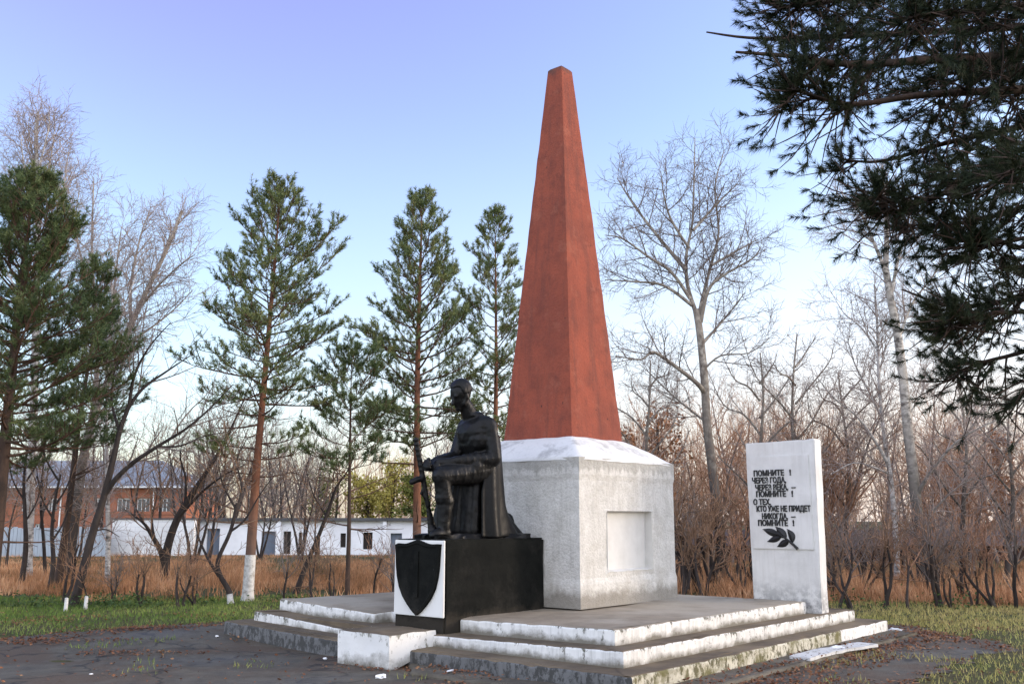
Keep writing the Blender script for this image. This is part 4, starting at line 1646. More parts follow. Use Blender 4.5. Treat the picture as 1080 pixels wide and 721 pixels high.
PM = (M['pine_bark'], M['pine_branch'], M['needles'])
PMD = (M['dark_pine_bark'], M['pine_branch'], M['needles_dark'])
pine('pine_tree', 'tall pine with whitewashed trunk foot and reddish trunk left of the statue', [(261, 633), (266, 560), (271, 490), (279, 400), (286, 320), (292, 250), (295, 196)],
     [(2.6, .55), (3.4, 1.0), (4.4, 1.4), (5.2, 1.5), (6.0, 1.4), (7.0, 1.15), (8.0, 1.0), (8.8, .6), (9.5, .2)], 84, 11, PM, 3.6, r0=.15, white=.85, dead=16,
     extra=[(2.75, 195, 1.0, 5), (2.8, 20, .9, 5), (3.0, 170, 1.1, 0), (3.1, -20, 1.0, 0), (6.4, 0, 1.75, 28), (6.0, 8, 1.7, 25), (6.9, 165, 1.2, 30)])
pine('pine_tree', 'pine right behind the head of the statue with a bushy pointed crown', [(439, 627), (440, 520), (440, 420), (442, 320), (444, 260), (445, 206)],
     [(3.0, .8), (4.0, 1.5), (5.0, 1.65), (6.2, 1.4), (7.2, 1.1), (8.2, .8), (9.0, .5), (9.8, .15)], 96, 23, PM, 3.0, r0=.15, dead=10, dens=1.1)
pine('pine_tree', 'slender pine half hidden behind the left edge of the red obelisk', [(521, 624), (521, 520), (523, 420), (523, 320), (522, 224)],
     [(2.6, .8), (4.0, 1.25), (5.5, 1.25), (7, 1.0), (8.3, .65), (9.6, .15)], 80, 37, PM, 2.8, r0=.13, dead=8)
pine('pine_tree', 'small thin pine between the whitewashed pine and the pine behind the statue', [(366, 632), (368, 560), (369, 480), (370, 420), (371, 372)],
     [(2.4, .6), (3.2, 1.1), (4.2, 1.0), (5.2, .3)], 40, 41, PMD, 2.5, r0=.075, dead=7, dens=1.0)
pine('pine_tree', 'dense dark pine at the left edge of the picture', [(-14, 642), (-4, 560), (8, 440), (20, 320), (30, 240), (35, 190)],
     [(2.4, .7), (3.2, 1.9), (4.4, 2.15), (5.4, 1.85), (6.6, 1.6), (7.6, 1.15), (8.4, .65), (9.1, .2)], 130, 53, PMD, 2.7, r0=.2, dead=8, dens=1.2)
pine('pine_tree', 'lower pine with a broad crown beside the dense pine at the left edge', [(60, 622), (72, 540), (84, 440), (97, 360), (104, 278)],
     [(2.6, .6), (3.4, 1.1), (4.6, 1.35), (5.8, .9), (7.2, .2)], 64, 59, PMD, 3.0, r0=.13, dead=6)

# near pine whose boughs hang into the picture from the right
def near_pine():
    rng = random.Random(97)
    nrg = np.random.default_rng(97)
    tb = (4.75, 6.65, ground(4.75, 6.65))
    root = thing('pine_tree', tb, 'near dark pine hanging its boughs into the upper right corner', 'tree')
    off = np.array(tb)
    trunk = smooth_poly([(tb[0], tb[1], tb[2] - .05), (4.74, 6.64, 2.4), (4.73, 6.62, 5), (4.75, 6.65, 7.5), (4.76, 6.65, 10.2)], 5)
    tr = lerp_r(.19, .05, len(trunk))
    boughs = [  # (px, py, Y) from the trunk outwards
        ([(1195, 40, 6.6), (1080, 58, 6.5), (1000, 62, 6.45), (900, 68, 6.3), (840, 60, 6.25), (776, 55, 6.2)], .05),
        ([(1200, 20, 6.6), (1050, 30, 6.9), (930, 36, 7.0), (850, 40, 7.1), (790, 40, 7.1), (745, 34, 7.1)], .035),
        ([(1195, -60, 6.6), (1060, -40, 6.4), (950, -15, 6.3), (870, 0, 6.2), (800, 8, 6.1)], .045),
        ([(1190, 90, 6.6), (1060, 95, 6.2), (960, 100, 5.9), (880, 110, 5.7), (815, 92, 5.5)], .04),
        ([(1200, 110, 6.6), (1080, 130, 6.9), (985, 150, 7.1), (915, 170, 7.2), (872, 168, 7.25)], .035),
        ([(1200, 130, 6.6), (1080, 170, 6.2), (1010, 190, 6.0), (950, 215, 5.8), (905, 205, 5.7)], .035),
        ([(1200, 180, 6.6), (1110, 200, 7.1), (1040, 226, 7.4), (975, 238, 7.6), (935, 236, 7.7)], .035),
        ([(1200, 210, 6.6), (1110, 240, 6.1), (1045, 255, 5.9), (1000, 262, 5.7)], .03),
        ([(1200, 270, 6.6), (1120, 290, 6.9), (1040, 318, 7.1), (985, 322, 7.2), (935, 305, 7.3)], .035),
        ([(1200, 300, 6.6), (1110, 325, 6.2), (1040, 330, 6.0), (975, 340, 5.9)], .03),
        ([(1200, 330, 6.6), (1120, 350, 6.8), (1060, 372, 7.0), (1010, 385, 7.1), (985, 402, 7.2)], .03),
        ([(1200, 350, 6.6), (1130, 372, 6.4), (1075, 400, 6.3), (1055, 425, 6.3)], .025),
        ([(1195, -120, 6.6), (1040, -100, 7.2), (900, -80, 7.6), (820, -60, 7.8)], .045),
        ([(1200, 60, 6.6), (1130, 62, 7.6), (1040, 70, 8.2), (950, 60, 8.6), (885, 85, 8.8)], .04),
        ([(1200, 150, 6.6), (1150, 150, 5.6), (1110, 160, 5.0), (1050, 180, 4.7)], .03),
        ([(1200, 20, 6.6), (1130, 0, 5.6), (1020, 10, 5.2), (930, 20, 5.0)], .035),
        ([(1200, 240, 6.6), (1160, 250, 7.6), (1100, 270, 8.1), (1040, 285, 8.4)], .03),
    ]
    paths, thin, spos, sdir, slen = [], [], [], [], []
    for k in range(16):      # the rest of the crown, away from the monument
        a_, z_, L_ = R(-112 + 135 * rng.random()), 3.0 + 6.6 * (k + rng.random()) / 16, rng.uniform(2.2, 3.6) * (1.1 - k / 26)
        boughs.append(([(4.74 + math.cos(a_) * L_ * u, 6.64 + math.sin(a_) * L_ * u, z_ + .55 * u - .7 * u * u) for u in (0, .25, .5, .75, 1)], .035, True))
    for bi, (pl, r0, *world_) in enumerate(boughs):
        if world_:
            pts = smooth_poly(pl, 4)
        else:
            pts = smooth_poly([at(p[0] + (16 if bi > 1 else 0), p[1], p[2]) for p in pl], 4)
            pts = [(4.74, 6.64, max(.6, pts[0][2] - .22))] + pts
        n = len(pts)
        rr = [r0 * (1 - .82 * i / (n - 1)) for i in range(n)]
        paths.append((pts, rr))
        bare = (4, 7)[bi] if bi < 2 else 0
        m = int(math.dist(pts[0], pts[-1]) * 22)
        for k in range(m):
            u = .18 + .82 * (k + rng.random()) / m
            i = min(n - 2, int(u * (n - 1)))
            if i >= n - 1 - bare: continue
            s = pts[i]
            if mnoise.noise(Vector(s) * 1.9) < -.2 and u > .25: continue
            dd = norm(tuple(pts[i + 1][j] - pts[i][j] for j in range(3)))
            d2 = side_dir(dd, R(rng.uniform(30, 75)), rng.uniform(0, 6.28))
            d2 = norm((d2[0], d2[1], d2[2] * .55 - .30))
            L = rng.uniform(.22, .75) * (1.25 - 1.0 * u)
            q = wander_path(s, d2, L, 5, .16, -.03, rng)
            thin.append((q, [.011, .009, .008, .007, .006, .004]))
            for w in range(rng.randint(2, 4)):
                i2 = rng.randint(1, 4)
                d3 = norm(tuple(q[i2 + 1][j] - q[i2][j] for j in range(3)))
                d4 = side_dir(d3, R(rng.uniform(25, 65)), rng.uniform(0, 6.28))
                q2 = wander_path(q[i2], d4, rng.uniform(.1, .35), 3, .2, .03, rng)
                thin.append((q2, [.006, .005, .005, .003]))
                if rng.random() < .95:
                    e = norm(tuple(q2[-1][j] - q2[-2][j] + (0, 0, .03)[j] for j in range(3)))
                    spos.append(q2[-1]); sdir.append(e); slen.append(rng.uniform(.06, .14))
            for i2 in (2, 3):
                if rng.random() < .75:
                    e = norm(tuple(q[i2 + 1][j] - q[i2][j] + (0, 0, .02)[j] for j in range(3)))
                    spos.append(q[i2]); sdir.append(e); slen.append(rng.uniform(.08, .18))
            if True:
                e = norm(tuple(q[-1][j] - q[-2][j] + (0, 0, .06)[j] for j in range(3)))
                spos.append(q[-2]); sdir.append(e); slen.append(rng.uniform(.1, .2))
    V, F = tubes([(trunk, tr)], 12)
    link('trunk', mesh_np('trunk', V - off, F, M['dark_pine_bark'], True), root)
    V, F = tubes(paths, 7)
    V2, F2 = tubes(thin, 3)
    link('branches', mesh_np('branches', np.concatenate([V, V2]) - off, F + [f + len(V) for f in F2], M['dark_pine_bark'], True), root)
    V, F = needle_mesh(spos, sdir, slen, 84, .056, .0042, .85, nrg, .10)
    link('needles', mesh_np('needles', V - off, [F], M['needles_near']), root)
near_pine()

# ================================================================== BARE TREES
def limb(Y, pts, r0, r1, dy=0.0):
    n = len(pts)
    return ([at(px, py, Y + dy * i / max(1, n - 1)) for i, (px, py) in enumerate(pts)], r0, r1)


TW = [dict(per=4.8, ang=(30, 62), L=(.45, 1.5), segs=5, wander=.18, up=.05, t0=.12, r=.018),
      dict(per=8.0, ang=(25, 60), L=(.25, .85), segs=4, wander=.22, up=.04, t0=.08, r=.009),
      dict(per=12.0, ang=(25, 65), L=(.14, .5), segs=3, wander=.24, up=.03, t0=.1, r=.007)]
TWD = [dict(per=6.0, ang=(28, 55), L=(.45, 1.4), segs=5, wander=.13, up=.06, t0=.1, r=.014),
       dict(per=8.0, ang=(25, 55), L=(.25, .8), segs=4, wander=.15, up=-.02, t0=.08, r=.0075),
       dict(per=10.0, ang=(20, 50), L=(.15, .5), segs=3, wander=.15, up=-.09, t0=.1, r=.0058)]

b = base(765, 618); Y = b[1]
build_bare('poplar_tree', b, ([b] + [at(*p, Y) for p in ((759, 560), (752, 500), (746, 450), (743, 400), (738, 350), (734, 326))], .135, .085),
           [limb(Y, [(734, 330), (725, 300), (724, 268), (730, 236), (732, 190), (733, 146)], .06, .012, .3),
            limb(Y, [(728, 315), (708, 287), (684, 271), (657, 252), (638, 248)], .05, .01, -.9),
            limb(Y, [(724, 285), (696, 252), (669, 217), (651, 188)], .06, .012, .8),
            limb(Y, [(730, 322), (700, 301), (669, 297), (638, 295)], .05, .01, -.5),
            limb(Y, [(737, 335), (741, 314), (750, 279), (758, 244), (754, 198), (764, 158)], .055, .012, .6),
            limb(Y, [(739, 340), (747, 306), (762, 291), (793, 273), (803, 260)], .055, .01, -.7),
            limb(Y, [(731, 243), (758, 213), (778, 194)], .04, .01, .5),
            limb(Y, [(750, 280), (778, 264), (800, 252)], .04, .01, .4),
            limb(Y, [(741, 362), (750, 352), (765, 335), (786, 308)], .05, .01, .8),
            limb(Y, [(743, 414), (735, 404), (712, 386), (689, 371), (676, 379), (649, 375)], .07, .012, -1.2),
            limb(Y, [(746, 445), (738, 440), (712, 419), (689, 397), (674, 383)], .035, .008, .9),
            limb(Y, [(727, 262), (708, 232), (700, 205), (697, 180)], .04, .008, -.6),
            limb(Y, [(742, 390), (760, 375), (790, 372), (812, 356)], .03, .008, -.6)],
           TW, (M['poplar'], M['grey_twig']), 'large bare poplar with spreading pale limbs between the obelisk and the stele', seed=4)

b = base(974, 616); Y = b[1]
build_bare('birch_tree', b, ([b] + [at(*p, Y) for p in ((969, 560), (963, 500), (957, 450), (952, 395), (946, 350), (940, 320), (934, 284))], .155, .09),
           [limb(Y, [(936, 296), (933, 284), (922, 257), (909, 226), (887, 204)], .07, .01, -.5),
            limb(Y, [(934, 286), (935, 240), (932, 200), (930, 170)], .08, .01, .4),
            limb(Y, [(939, 316), (948, 270), (958, 240), (972, 210)], .05, .01, -.4),
            limb(Y, [(947, 360), (962, 320), (985, 290), (1000, 262)], .04, .008, .7),
            limb(Y, [(966, 525), (980, 500), (1010, 465), (1052, 442)], .06, .01, -1),
            limb(Y, [(969, 560), (990, 532), (1012, 512), (1030, 503)], .04, .008, .6),
            limb(Y, [(920, 255), (905, 245), (882, 240), (868, 228)], .03, .006, .4),
            limb(Y, [(956, 440), (972, 415), (978, 380), (990, 350)], .03, .006, .9)],
           TW, (M['birch'], M['pale_twig']), 'thick bare birch with a dark trunk foot right of the stele', seed=5)
b = base(946, 614); Y = b[1]
build_bare('birch_tree', b, ([b] + [at(*p, Y) for p in ((945, 570), (940, 510), (932, 455), (927, 400), (925, 340), (922, 300))], .085, .02),
           [limb(Y, [(937, 490), (925, 468), (905, 440), (880, 420), (862, 398)], .05, .01, -.8),
            limb(Y, [(930, 440), (915, 410), (900, 380), (893, 352)], .04, .008, .6),
            limb(Y, [(939, 500), (920, 492), (900, 488), (876, 500)], .03, .008, -.6),
            limb(Y, [(927, 395), (935, 365), (950, 340), (955, 318)], .03, .006, .6),
            limb(Y, [(926, 370), (908, 345), (890, 330), (878, 310)], .03, .006, .6)],
           TW, (M['white_birch'], M['pale_twig']), 'slim pale birch just left of the thick birch on the right', seed=6, trunk_cfg=TW)

# left side
b = base(70, 612); Y = b[1]
build_bare('poplar_tree', b, ([b] + [at(*p, Y) for p in ((79, 545), (89, 477), (102, 430), (118, 392), (138, 343), (158, 300), (178, 258), (192, 222))], .14, .035),
           [limb(Y, [(90, 470), (100, 420), (103, 350), (97, 273), (99, 187)], .09, .012, .8),
            limb(Y, [(115, 398), (117, 340), (122, 290), (128, 240)], .06, .01, -.6),
            limb(Y, [(138, 343), (138, 300), (148, 250), (158, 222)], .05, .01, .7),
            limb(Y, [(145, 328), (168, 300), (192, 278), (206, 268)], .04, .008, -.7),
            limb(Y, [(130, 365), (160, 345), (185, 325), (204, 305)], .035, .008, .6),
            limb(Y, [(100, 300), (85, 270), (80, 230), (84, 200)], .035, .008, -.5),
            limb(Y, [(168, 278), (180, 245), (178, 226)], .03, .006, .4)],
           TW, (M['poplar'], M['pale_twig']), 'tall pale bare poplar leaning right behind the pines on the left', seed=8, trunk_cfg=TW)
b = base(28, 611); Y = b[1]
build_bare('birch_tree', b, ([b] + [at(*p, Y) for p in ((32, 520), (36, 420), (38, 320), (40, 220), (38, 150), (40, 118))], .13, .035),
           [limb(Y, [(38, 300), (25, 260), (15, 215), (8, 178)], .05, .008, .6), limb(Y, [(39, 290), (55, 250), (66, 205), (72, 160)], .05, .008, -.5),
            limb(Y, [(39, 240), (30, 200), (24, 165), (22, 140)], .04, .006, -.5), limb(Y, [(40, 225), (50, 185), (56, 150), (58, 128)], .04, .006, .5),
            limb(Y, [(38, 330), (60, 290), (80, 265), (88, 240)], .04, .006, .4), limb(Y, [(39, 260), (58, 225), (70, 195), (78, 178)], .04, .006, .9), limb(Y, [(40, 190), (34, 160), (30, 135), (32, 120)], .03, .006, .3), limb(Y, [(40, 180), (48, 150), (52, 130), (50, 115)], .03, .006, -.3), limb(Y, [(37, 340), (20, 310), (4, 280), (-10, 250)], .04, .006, -.4)],
           TWD, (M['white_birch'], M['pale_twig']), 'tallest bare birch with drooping twigs above the dense pine at the left edge', seed=9, trunk_cfg=TWD)
b = base(113, 617); Y = b[1]
build_bare('birch_tree', b, ([b] + [at(*p, Y) for p in ((114, 560), (113, 500), (112, 440), (114, 380), (118, 320), (116, 260))], .065, .01),
           [limb(Y, [(112, 450), (120, 410), (135, 370), (150, 340)], .03, .006, .4), limb(Y, [(113, 400), (105, 360), (98, 330), (95, 300)], .03, .006, -.4),
            limb(Y, [(114, 380), (125, 340), (140, 300), (150, 270)], .03, .006, .4)],
           TWD, (M['white_birch'], M['pale_twig']), 'thin speckled white birch trunk behind the dark leaning tree', seed=10, trunk_cfg=TWD)

DK = [dict(per=3.6, ang=(25, 55), L=(.4, 1.3), segs=5, wander=.16, up=.06, t0=.15, r=.018),
      dict(per=5, ang=(25, 55), L=(.25, .8), segs=4, wander=.18, up=.05, t0=.1, r=.009),
      dict(per=6, ang=(25, 55), L=(.15, .4), segs=3, wander=.18, up=.03, t0=.1, r=.006)]
b = base(77, 639); Y = b[1]
build_bare('bare_tree', b, ([b] + [at(*p, Y) for p in ((88, 600), (97, 564), (110, 522), (121, 477), (127, 452), (136, 428))], .085, .035),
           [limb(Y, [(110, 522), (122, 505), (140, 488), (167, 470), (196, 452), (222, 430), (246, 405)], .055, .008, -.4),
            limb(Y, [(134, 432), (150, 410), (178, 390), (205, 372)], .04, .006, .5),
            limb(Y, [(136, 428), (142, 395), (158, 365), (180, 340)], .035, .006, -.5),
            limb(Y, [(126, 455), (118, 425), (120, 395), (128, 370)], .03, .006, .4),
            limb(Y, [(165, 471), (190, 470), (215, 460), (240, 455)], .025, .005, .5),
            limb(Y, [(98, 560), (112, 558), (126, 566)], .02, .005, .4)],
           DK, (M['dark_bark'], M['grey_twig']), 'dark bare tree leaning right with long fanning branches at the lawn edge', seed=12)
b = base(173, 613); Y = b[1]
build_bare('bare_tree', b, ([b] + [at(*p, Y) for p in ((176, 580), (186, 549), (200, 525), (213, 505))], .12, .065),
           [limb(Y, [(213, 505), (234, 471), (249, 440), (266, 400)], .06, .008, .4),
            limb(Y, [(174, 600), (170, 582), (160, 564), (150, 550), (128, 535)], .09, .012, -.5),
            limb(Y, [(187, 547), (200, 532), (218, 514), (241, 498), (258, 490)], .05, .008, -.5),
            limb(Y, [(163, 570), (160, 545), (166, 520), (160, 495)], .04, .006, .4),
            limb(Y, [(152, 552), (140, 528), (138, 505)], .03, .006, .4),
            limb(Y, [(195, 532), (196, 505), (190, 480), (196, 455)], .04, .006, -.4)],
           DK, (M['dark_bark'], M['brown_twig']), 'dark forked bare tree before the white brick wall', seed=13)
b = base(312, 626); Y = b[1]
build_bare('bare_tree', b, ([b] + [at(*p, Y) for p in ((322, 598), (338, 560), (355, 513))], .065, .03),
           [limb(Y, [(338, 560), (350, 530), (352, 500), (360, 470)], .025, .005, .4), limb(Y, [(355, 513), (370, 490), (376, 465)], .022, .005, -.4), limb(Y, [(345, 545), (330, 520), (322, 490)], .02, .005, .4)],
           DK, (M['dark_bark'], M['brown_twig']), 'thin dark leaning sapling before the garage row', seed=14)
b = base(243, 636); Y = b[1]
build_bare('bare_tree', b, ([b] + [at(*p, Y) for p in ((241, 622), (232, 606), (230, 590), (243, 560), (250, 530))], .055, .03),
           [limb(Y, [(231, 607), (220, 590), (210, 568), (206, 552)], .035, .008, .2), limb(Y, [(247, 545), (255, 515), (250, 485), (262, 460)], .03, .005, .3),
            limb(Y, [(248, 535), (235, 510), (230, 485)], .025, .005, -.3), limb(Y, [(243, 560), (258, 548), (275, 520), (290, 500)], .025, .005, -.3)],
           DK, (M['dark_bark'], M['brown_twig']), 'small crooked tree with a whitewashed foot beside the whitewashed pine', seed=15, white=.16)
for i, (px, py, tx, ty, yoff) in enumerate(((22, 618, 30, 470, 0), (52, 624, 62, 500, 0), (48, 610, 44, 450, 0))):
    b = base(px, py); Y = b[1]
    build_bare('bare_tree', b, ([b] + [at(px + (tx - px) * u + 3 * math.sin(u * 6 + i), py + (ty - py) * u, Y) for u in (.25, .5, .75, 1)], .07 - .01 * i, .02),
               [limb(Y, [(px + (tx - px) * u, py + (ty - py) * u), (px + (tx - px) * u + s * 14, py + (ty - py) * u - 25), (px + (tx - px) * u + s * 20, py + (ty - py) * u - 60)], .025, .005, .4 * s) for u, s in ((.45, 1), (.6, -1), (.75, 1), (.95, -1))],
               DK, (M['dark_bark'], M['brown_twig']), ('dark straight stem nearest the left edge, under the dense pine', 'slender dark stem left of the leaning poplar trunk', 'thin upright stem between the two dark stems at the left')[i], seed=30 + i)

# yellowing trees behind the garages
def leaf_tree(name, b, h, rad, seed, mat, label, n=2600):
    rng = random.Random(seed)
    nrg = np.random.default_rng(seed)
    root = thing(name, b, label, 'tree')
    off = np.array(b)
    paths = []
    tp = wander_path(b, (0, 0, 1), h * .8, 6, .08, .1, rng)
    tr = lerp_r(.16, .04, 7)
    spawn(paths, tp, tr, 0, [dict(per=3, ang=(30, 60), L=(rad * .5, rad * 1.05), segs=5, wander=.15, up=.06, t0=.3, r=.05), dict(per=2.5, ang=(30, 60), L=(.4, 1.0), segs=3, wander=.2, up=.03, t0=.2, r=.02)], rng)
    V, F = tubes([(tp, tr)], 7)
    link('trunk', mesh_np('trunk', V - off, F, M['dark_bark'], True), root)
    V, F = tubes([(p, r) for p, r, l in paths], 3)
    link('branches', mesh_np('branches', V - off, F, M['brown_twig']), root)
    tips = [q for p, r, l in paths for q in p[1:]]
    P = np.array([tips[i] for i in nrg.integers(0, len(tips), n)]) + nrg.normal(0, .14, (n, 3))
    V, F = leaf_quads(P, .085, nrg)
    link('leaves', mesh_np('leaves', V - off, [F], mat), root)


def leaf_quads(P, s, nrg, flat=0.0):
    n = len(P)
    a = nrg.normal(size=(n, 3)); a[:, 2] *= (1 - flat)
    a /= np.linalg.norm(a, axis=1, keepdims=True)
    c = nrg.normal(size=(n, 3)); c[:, 2] *= (1 - flat)
    c -= a * (a * c).sum(1, keepdims=True)
    c /= np.linalg.norm(c, axis=1, keepdims=True) + 1e-9
    L = s * (.6 + .8 * nrg.random((n, 1)))
    V = np.stack([P - a * L, P + c * L * .5, P + a * L, P - c * L * .5], 1).reshape(-1, 3)
    return V, np.arange(n * 4).reshape(-1, 4)


for i, (px, pt, Y, rad, m, lab) in enumerate(((412, 486, 52, 2.0, 'yellow_leaf', 'bright yellow leafed tree behind the garage row, nearest the statue'),
                                               (388, 500, 55, 1.8, 'yellow_leaf', 'yellow leafed tree behind the garage row, left of the brighter one'),
                                               (436, 492, 50, 1.2, 'green_leaf', 'greenish leafed tree behind the garage row, directly behind the statue'),
                                               (345, 497, 55, 1.5, 'green_leaf', 'sparse greenish tree behind the garages left of the small pine'))):
    x = px_x(px, Y)
    leaf_tree('leafy_tree', (x, Y, .1), py_z(pt, Y), rad, 60 + i, M[m], lab, 3000 if i < 3 else 1200)

M['orange_leaf'] = leafy('orange leaves', [(0.14, 0.06, 0.03), (0.28, 0.12, 0.05), (0.40, 0.20, 0.09)], 1.0, fine=14)
for i, (px, pt, Y, rad, lab) in enumerate(((700, 405, 34, 1.2, 'sapling with withered orange leaves nearest the obelisk pedestal'), (672, 425, 37, 1.0, 'sapling with withered orange leaves showing just right of the obelisk foot'),
                                           (1062, 428, 36, 1.1, 'sapling with withered orange leaves near the right edge of the picture'))):
    leaf_tree('leafy_tree', (px_x(px, Y), Y, .02), py_z(pt, Y), rad, 90 + i, M['orange_leaf'], lab, 1100)

RT = random.Random(515)
for i, (px, py, tx, ty, lab) in enumerate(((842, 611, 838, 352, 'pale bare tree rising above the brush behind the stele, arching limbs'), (690, 610, 682, 380, 'slender pale bare tree just right of the obelisk above the pedestal'),
                                           (806, 612, 800, 372, 'pale bare tree between the big poplar and the stele'), (1022, 612, 1012, 402, 'pale bare tree right of the thick birch, under the near pine'),
                                           (896, 610, 888, 392, 'slim pale bare tree just right of the stele'), (1062, 613, 1068, 418, 'pale bare tree nearest the right edge of the picture'))):
    b = base(px, py); Y = b[1]
    pt = lambda u, dx=0: (px + (tx - px) * u + dx, py + (ty - py) * u)
    lm = []
    for k in range(8):
        u = .34 + .075 * k
        sg = 1 if k % 2 else -1
        r = RT.uniform(22, 52) * (1.2 - .6 * u)
        p0 = pt(u)
        lm.append(limb(Y, [p0, (p0[0] + sg * r * .45, p0[1] - r * .55), (p0[0] + sg * r, p0[1] - r * RT.uniform(.8, 1.5)), (p0[0] + sg * r * RT.uniform(1.1, 1.5), p0[1] - r * RT.uniform(1.2, 2.2))], .035, .007, RT.uniform(-.9, .9)))
    build_bare('bare_tree', b, ([b] + [at(*pt(u, 4 * math.sin(u * 7 + i)), Y) for u in (.2, .4, .6, .8, 1)], .085, .018), lm, TW[1:], (M['poplar'], M['pale_twig']), lab, seed=700 + i, trunk_cfg=TW[1:])

# ================================================================== THICKET, SHRUBS
def proto_tree(name, h, r, spread, seed, mats, label, cat, group, stems=1, clear=.3):
    """bare multi-stem tree standing at the origin"""
    rng = random.Random(seed)
    root = thing(name, (0, 0, 0), label, cat, group)
    trunks, paths = [], []
    for s in range(stems):
        a = rng.uniform(0, 6.28)
        k = .08 if stems == 1 else .28
        d = norm((math.cos(a) * k, math.sin(a) * k, 1))
        p = wander_path((rng.uniform(-.1, .1) * (stems > 1), rng.uniform(-.1, .1) * (stems > 1), -.03), d, h * rng.uniform(.72, .95), 8, .11, .10, rng)
        rr = [r * (1 - .85 * i / 8) for i in range(9)]
        trunks.append((p, rr))
        spawn(paths, p, rr, 0, [dict(per=2.6 + 3.0 / h, ang=(28, 62), L=(h * .2, h * .42), segs=6, wander=.15, up=.06, t0=clear, r=r * .5),
                                dict(per=3.0, ang=(25, 50), L=(h * .09, h * .2), segs=4, wander=.15, up=.07, t0=.12, r=.014),
                                dict(per=5.0, ang=(20, 50), L=(.2, .65), segs=3, wander=.18, up=.03, t0=.1, r=.0085)], rng)
    V, F = tubes(trunks, 7)
    link('trunk', mesh_np('trunk', V, F, mats[0], True), root)
    thick = [(p, q) for p, q, l in paths if l == 0]
    thin = [(p, q) for p, q, l in paths if l > 0]
    V, F = tubes(thick, 4)
    V2, F2 = tubes(thin, 3)
    link('crown', mesh_np('crown', np.concatenate([V, V2]), F + [f + len(V) for f in F2], mats[1]), root)
    return root


def place(protos, spots, used):
    for (x, y, k, rz, sc) in spots:
        p = protos[k % len(protos)]
        if p.name not in used:
            used.add(p.name)
            p.location = (x, y, ground(x, y) - .01)
            p.rotation_euler = (0, 0, rz)
            p.scale = (sc, sc, sc)
        else:
            copy_tree(p, (x, y, ground(x, y) - .01), rz, sc)


rng = random.Random(77)
used = set()
G1 = 'bare trees of the wood on the right'
wood = [proto_tree('bare_tree', 7.2, .085, 1, 201 + i, ((M['grey_twig'], M['red_twig']) if i % 2 else (M['grey_twig'], M['far_twig'])), 'bare reddish brown tree of the wood behind the obelisk and stele', 'tree', G1, stems=(1, 2, 1, 3)[i % 4], clear=.22) for i in range(4)]
spots = []
for k in range(40):
    Y = rng.uniform(26, 48)
    px = rng.uniform(640, 1130)
    top = interp([(640, 400), (720, 390), (860, 385), (940, 400), (1090, 430)], px) + rng.uniform(-12, 85)
    x = px_x(px, Y)
    sc = py_z(top, Y) / 6.9
    spots.append((x, Y, k, rng.uniform(0, 6.28), sc))
place(wood, spots, used)
G2 = 'bare trees behind the dry grass on the left'
lw = [proto_tree('bare_tree', 5.0, .06, 1, 301 + i, (M['dark_bark'], M['grey_twig'] if i else M['brown_twig']), 'bare twiggy tree in front of the white walls on the left', 'tree', G2, stems=(1, 3)[i % 2], clear=.3) for i in range(2)]
spots = []
for k, (px, Y, top) in enumerate(((10, 30, 480), (205, 32, 450), (222, 35, 440), (318, 36, 470), (335, 31, 500), (-10, 34, 470), (85, 38, 470), (275, 38, 490),
                                    (40, 49, 440), (105, 52, 430), (170, 55, 425), (240, 50, 405), (262, 54, 440), (300, 49, 435), (352, 58, 440), (330, 52, 450), (455, 58, 450), (480, 50, 440), (505, 49, 450), (195, 50, 440), (215, 60, 450), (285, 62, 455), (140, 60, 440), (225, 57, 430), (315, 60, 445))):
    spots.append((px_x(px, Y), Y, k, rng.uniform(0, 6.28), py_z(top, Y) / 4.8))
place(lw, spots, used)

G3 = 'clipped shrubs along the lawn edge'
def proto_shrub(seed, crook):
    rng = random.Random(seed)
    root = thing('shrub', (0, 0, 0), 'bare clipped shrub with crooked dark stems at the lawn edge', 'shrub', G3)
    st, paths = [], []
    tall = rng.uniform(.75, 1.35)
    for s in range(rng.randint(1, 2) + (crook % 3 > 1)):
        a = rng.uniform(0, 6.28)
        d = norm((math.cos(a) * .28, math.sin(a) * .28, 1))
        p = wander_path((rng.uniform(-.06, .06), rng.uniform(-.06, .06), -.03), d, tall * rng.uniform(.85, 1.1), 6, rng.uniform(.14, .34), .12, rng)
        rr = [.034 * (1 - .5 * i / 6) * rng.uniform(.8, 1.1) for i in range(7)]
        st.append((p, rr))
        spawn(paths, p, rr, 0, [dict(per=7, ang=(15, 55), L=(.4, 1.35), segs=5, wander=.18, up=.12, t0=rng.uniform(.4, .7), r=.016, min=5),
                                dict(per=5.5, ang=(25, 60), L=(.2, .65), segs=4, wander=.2, up=.08, t0=.1, r=.0085),
                                dict(per=7.0, ang=(25, 60), L=(.1, .35), segs=3, wander=.2, up=.04, t0=.1, r=.006)], rng)
        spawn(paths, p, rr, 1, [None, dict(per=3, ang=(40, 80), L=(.12, .5), segs=3, wander=.2, up=.05, t0=.08, r=.008)], rng)
    V, F = tubes(st, 7)
    link('stem', mesh_np('stem', V, F, M['dark_bark'], True), root)
    V, F = tubes([(p, q) for p, q, l in paths], 3)
    link('twigs', mesh_np('twigs', V, F, M[('brown_twig', 'red_twig', 'grey_twig', 'brown_twig')[crook % 4]]), root)
    return root


